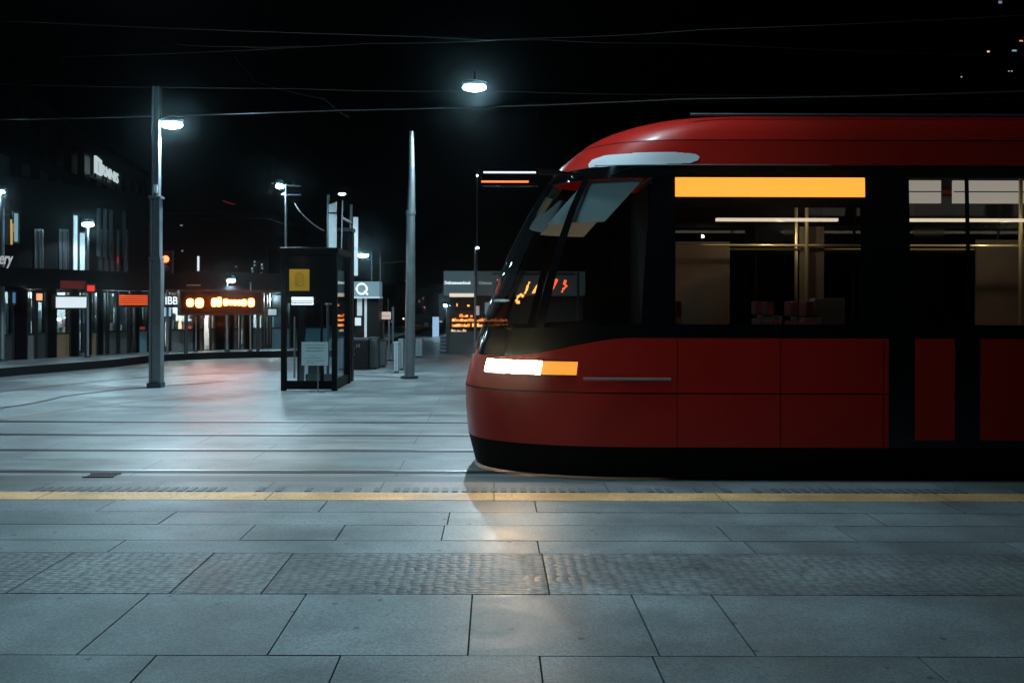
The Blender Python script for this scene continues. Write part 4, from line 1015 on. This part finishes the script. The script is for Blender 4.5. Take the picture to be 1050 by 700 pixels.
# hotel block behind with roof sign
h0 = Vector((GX(40, 33), 33)); h1 = Vector((GX(150, 52), 52))
M3, s3, z3f = line_frame(h0, h1); L3 = (h1-h0).length
t3 = thing('tall_block', M3 @ Vector((L3/2, 4, 0)), 'tall unlit block rising above the shops and carrying the white roof sign', 'building')
MB(M3).box(-25, L3, 0, 12, 0, 8.6).build('wall', bwall, t3); MB(M3).box(-25.1, L3+.1, -.1, 12.1, 8.6, 8.8).build('roof', bwall, t3)
for k in range(14):
    for j in range(2): MB(M3).box(-8+k*2, -8+k*2+.9, -.02, -.002, 5.2+j*1.6, 6.3+j*1.6).build('window', mat('unlit_window', (.004, .005, .006), .3, spec=.1), t3)
a = s3(96, -.2); b = s3(102.5, -.2); hs = thing('roof_sign', M3 @ Vector((a, -.2, z3f(96, 178, -.2))), 'white glowing roof sign with a tall first figure and small letters RMNIS', 'sign')
ws = glow('roof_sign_white', (.70, .86, .90), .7)
za = z3f(96, 178, -.2); zb = z3f(96, 160.5, -.2)
mb = MB(M3); wd = b-a
mb.box(a, a+wd*.36, -.28, -.2, za, zb); mb.box(a+wd*.66, b, -.28, -.2, za, zb-.05); mb.box(a+wd*.36, a+wd*.66, -.28, -.2, zb-.16, zb-.02); mb.box(a+wd*.36, a+wd*.66, -.28, -.2, za, za+.08)
mb.build('figure', ws, hs); MB(M3).box(a+wd*.38, a+wd*.64, -.24, -.2, za+.08, zb-.16).build('figure_infill', glow('sign_teal_dim', (.3, .45, .47), .6), hs)
a = s3(104, -.2); b = s3(120.5, -.2); z0 = z3f(104, 180.5, -.2)
text_part('RMNIS', 'lettering', ws, z3f(104, 169.5, -.2)-z0, M3 @ T(Vector((a, -.2, z0))), hs, .04, bold=.01, width=b-a)
MB(M3).box(s3(94, -.2), b, -.1, -.04, z0-.3, z0-.2).build('sign_frame', dsteel, hs)
for x in (97, 108, 118): MB(M3).box(s3(x, -.1), s3(x, -.1)+.1, -.04, -.001, 7, z0).build('bracket', dsteel, hs)

# far buildings and their small lights
def far_block(x0, x1, ytop, d, dep, label, lights=(), name='far_building', m=bwall):
    a = GX(x0, d); b = GX(x1, d); zt = H+(VY-ytop)*d/F
    t = thing(name, ((a+b)/2, d+dep/2, 0), label, 'building', 'dark buildings at the far end of the street')
    MB().box(a, b, d, d+dep, 0, zt).build('wall', m, t); MB().box(a-.2, b+.2, d-.2, d+dep+.2, zt, zt+.3).build('roof', m, t)
    for (x, y, w_, h_, col, s) in lights:
        p = P(x, y, d); ww = w_*d/F; hh = h_*d/F
        f = MB().box(p.x-ww/2-.04, p.x+ww/2+.04, d-.03, d-.001, p.z-hh/2-.04, p.z+hh/2+.04).build('window', frm, t)
        MB().box(p.x-ww/2, p.x+ww/2, d-.05, d-.031, p.z-hh/2, p.z+hh/2).build('pane', glow('lit_%s_%s' % (col, s), col, s), f)
    return t
cw = (.8, .95, 1); pk = (1, .3, .3); og = (1, .4, .12); bl = (.3, .55, 1)
far_block(155, 275, 225, 48, 10, 'dark block with sparse white window lights behind the message board',
    [(203.5, 271, 2, 15, cw, 1.0), (187, 258, 1.2, 1, cw, .9), (186, 232, 2.5, .8, cw, .4), (242, 274, 1, 1, cw, .6), (258.5, 276, 1, 1.6, cw, .7), (261, 269, 1, 1.5, cw, .7), (261, 272.5, 1, 1, cw, .8), (259, 279, 1, 1, cw, .5),
     (268.5, 272, 1, 1.8, cw, .7), (269, 275.5, 1, 1.5, cw, .5), (268, 281, 1.2, 1.2, cw, .5), (279, 286, 1.2, 1.2, cw, 1.0), (193, 293, 1, 1, cw, .7), (209, 295, 2, .8, cw, .4), (254, 292, 1.5, 1, cw, .3)])
far_block(276, 405, 292, 62, 10, 'low dark building seen past the ticket kiosk', [(368, 338, 3, 2, cw, .6), (403, 338, 1.4, 4, pk, .6), (410-8, 352-22, 1.3, 2, bl, .5), (393, 332, 1, 3, cw, .4), (399, 340, 1, 4, cw, .3)])
far_block(405, 442, 300, 70, 12, 'distant shops with pink, orange and blue signs between mast and kiosk',
    [(431, 328.5, 8, 2.2, og, 1.6), (434.5, 316, 2.8, 3, pk, 1.0), (435, 322, 3, 2.5, pk, .8), (436, 326.3, 3, 2, bl, .9), (426, 331.5, 3, 1.4, (1, .8, .5), .9), (424, 335, 2, 1.5, cw, .5), (430, 309, 1.3, 2, cw, .3), (434, 306, 1, 2, pk, .4), (438, 332, 2.5, 2, cw, .6), (441, 337, 1.5, 4, (1, .15, .1), .3), (416-6, 326, 3, 1.4, og, .7)])
far_block(444, 700, 296, 80, 12, 'long unlit building far behind the snack kiosk', [(452, 330, 3, 2, cw, .4), (449, 318, 1.5, 2, cw, .2)])
far_block(980, 1120, -60, 55, 14, 'dark tower above the tram roof at the upper right with a few tiny lights',
    [(1012.5, 52, 2.4, 1.6, (1, .6, .45), 1.1), (1046, 41, 3.5, 1.3, (1, .35, .25), .9), (1039, 51, 4.5, 1.6, (.4, .8, .85), .5), (1033.5, 72, 1, 1, cw, .6), (1036.5, 72, 1, 1, cw, .7), (985, 78, 1.2, 1, cw, .6), (1024.5, 1.5, 3.5, 2.5, (.5, .65, .8), .35)], name='tower')
MB().tube([P(1020, 87, 40), P(1046, 76, 40)], .03, 6)
# dark parked car in the far street
def car(c, label):
    t = thing('parked_car', c, label, 'car')
    prof = [(-2.1, .35), (-2.1, .75), (-1.35, .92), (-.8, 1.38), (.6, 1.42), (1.35, .98), (2.1, .85), (2.15, .35)]
    mb = MB(); mb.prism([(c.x+x*.42+0, z) for x, z in prof], c.y, c.y+1.7) ; mb.build('body', mat('car_dark', (.015, .017, .02), .25, .3), t, bevel=.03)
    mb = MB(); mb.prism([(c.x+x*.42, z) for x, z in ((-1.2, .95), (-.75, 1.32), (.52, 1.35), (1.15, 1.0))], c.y-.01, c.y-.002); mb.build('side_window', mat('car_glass', (.01, .012, .015), .05), t)
    for x in (-.55, .55):
        wv = MB().tube([(c.x+x, c.y-.02, .3), (c.x+x, c.y+.2, .3)], .3, 18).build('wheel', black, t); MB().tube([(c.x+x, c.y-.03, .3), (c.x+x, c.y-.021, .3)], .17, 14).build('rim', steel, wv)
    MB().ellip((c.x-.86, c.y-.0, .68), .05, .05, .05, 8, 5).build('headlight', glow('car_light', (1, .9, .7), 3), t)
car(Vector((GX(428, 58), 58, 0)), 'dark parked car in the far street just right of the tapered mast')

# ------------------------------------------------------------------ overhead wires
def wire(name, label, pts, r=.008, grp='overhead wires'):
    q = [P(*p) for p in pts]; out = []
    for i in range(len(q)-1):
        for k in range(8):
            f = k/8; p = q[i].lerp(q[i+1], f); p.z -= .03*math.sin(math.pi*f); out.append(p)
    out.append(q[-1])
    o = MB().tube(out, r, 6).build(name, wire_m, None, smooth=True)
    return tag(o, label, 'wire', grp)
wire('overhead_wire', 'brightest overhead wire, passing just below the round hanging lamp', [(-60, 125, 22), (349, 113.5, 19), (700, 101, 17), (1150, 88, 15)], .013)
wire('overhead_wire', 'thin wire that carries the round hanging lamp', [(-60, 86, 20), (300, 91.5, 20), (486, 93.2, 20), (800, 97, 20), (1150, 101, 20)], .004)
wire('overhead_wire', 'faint high wire rising to the right near the picture top', [(60, 60, 22), (380, 45, 20), (540, 39.5, 19), (720, 30, 18), (1150, 8, 16)], .004)
wire('overhead_wire', 'faint high wire falling to the right near the picture top', [(-60, 20, 20), (430, 38, 20), (560, 41, 20), (700, 44, 20), (1150, 60, 20)], .004)
wire('overhead_wire', 'nearly invisible short wire at the upper left', [(180, 46, 24), (234, 48.5, 24), (310, 47.5, 24)], .005)
wire('overhead_wire', 'steep wire falling across the dark sky above the booth', [(232, 48, 24), (262, 85, 24), (332, 102, 23), (357, 121, 23)], .005)
wire('overhead_wire', 'sagging cable from the booth mast to the pale banner', [(302, 209, 20), (312, 222, 20), (332, 237, 20)], .012)
wire('overhead_wire', 'short level wire left of the tapered mast', [(380, 270, 30), (416, 267.5, 30)], .012)
wire('overhead_wire', 'short slanting wire between grey panel and mast', [(368, 232, 30), (384, 246, 30)], .009)
o = wire('overhead_wire', 'short red lit wire high behind the shops', [(228, 206, 30), (241, 210, 30)], .010); o.data.materials.clear(); o.data.materials.append(mat('red_wire', (.4, .03, .02), .5, emit=(1, .05, .03), estr=.12))

# ------------------------------------------------------------------ thin volume added to give the lamps their halos
HZ = 0.0012
hb = MB().box(-430, 430, -230, 930, -1.5, 60); hz = hb.build('halo_haze', bpy.data.materials.new('halo_haze_mat'))
hm = hz.data.materials[0]; hm.use_nodes = True; hn = hm.node_tree; hn.nodes.clear()
ho = hn.nodes.new('ShaderNodeOutputMaterial'); hv = hn.nodes.new('ShaderNodeVolumePrincipled')
hv.inputs['Color'].default_value = (.75, .88, .95, 1); hv.inputs['Density'].default_value = HZ; hv.inputs['Anisotropy'].default_value = .98
hn.links.new(hv.outputs[0], ho.inputs['Volume']); hz['kind'] = 'stuff'
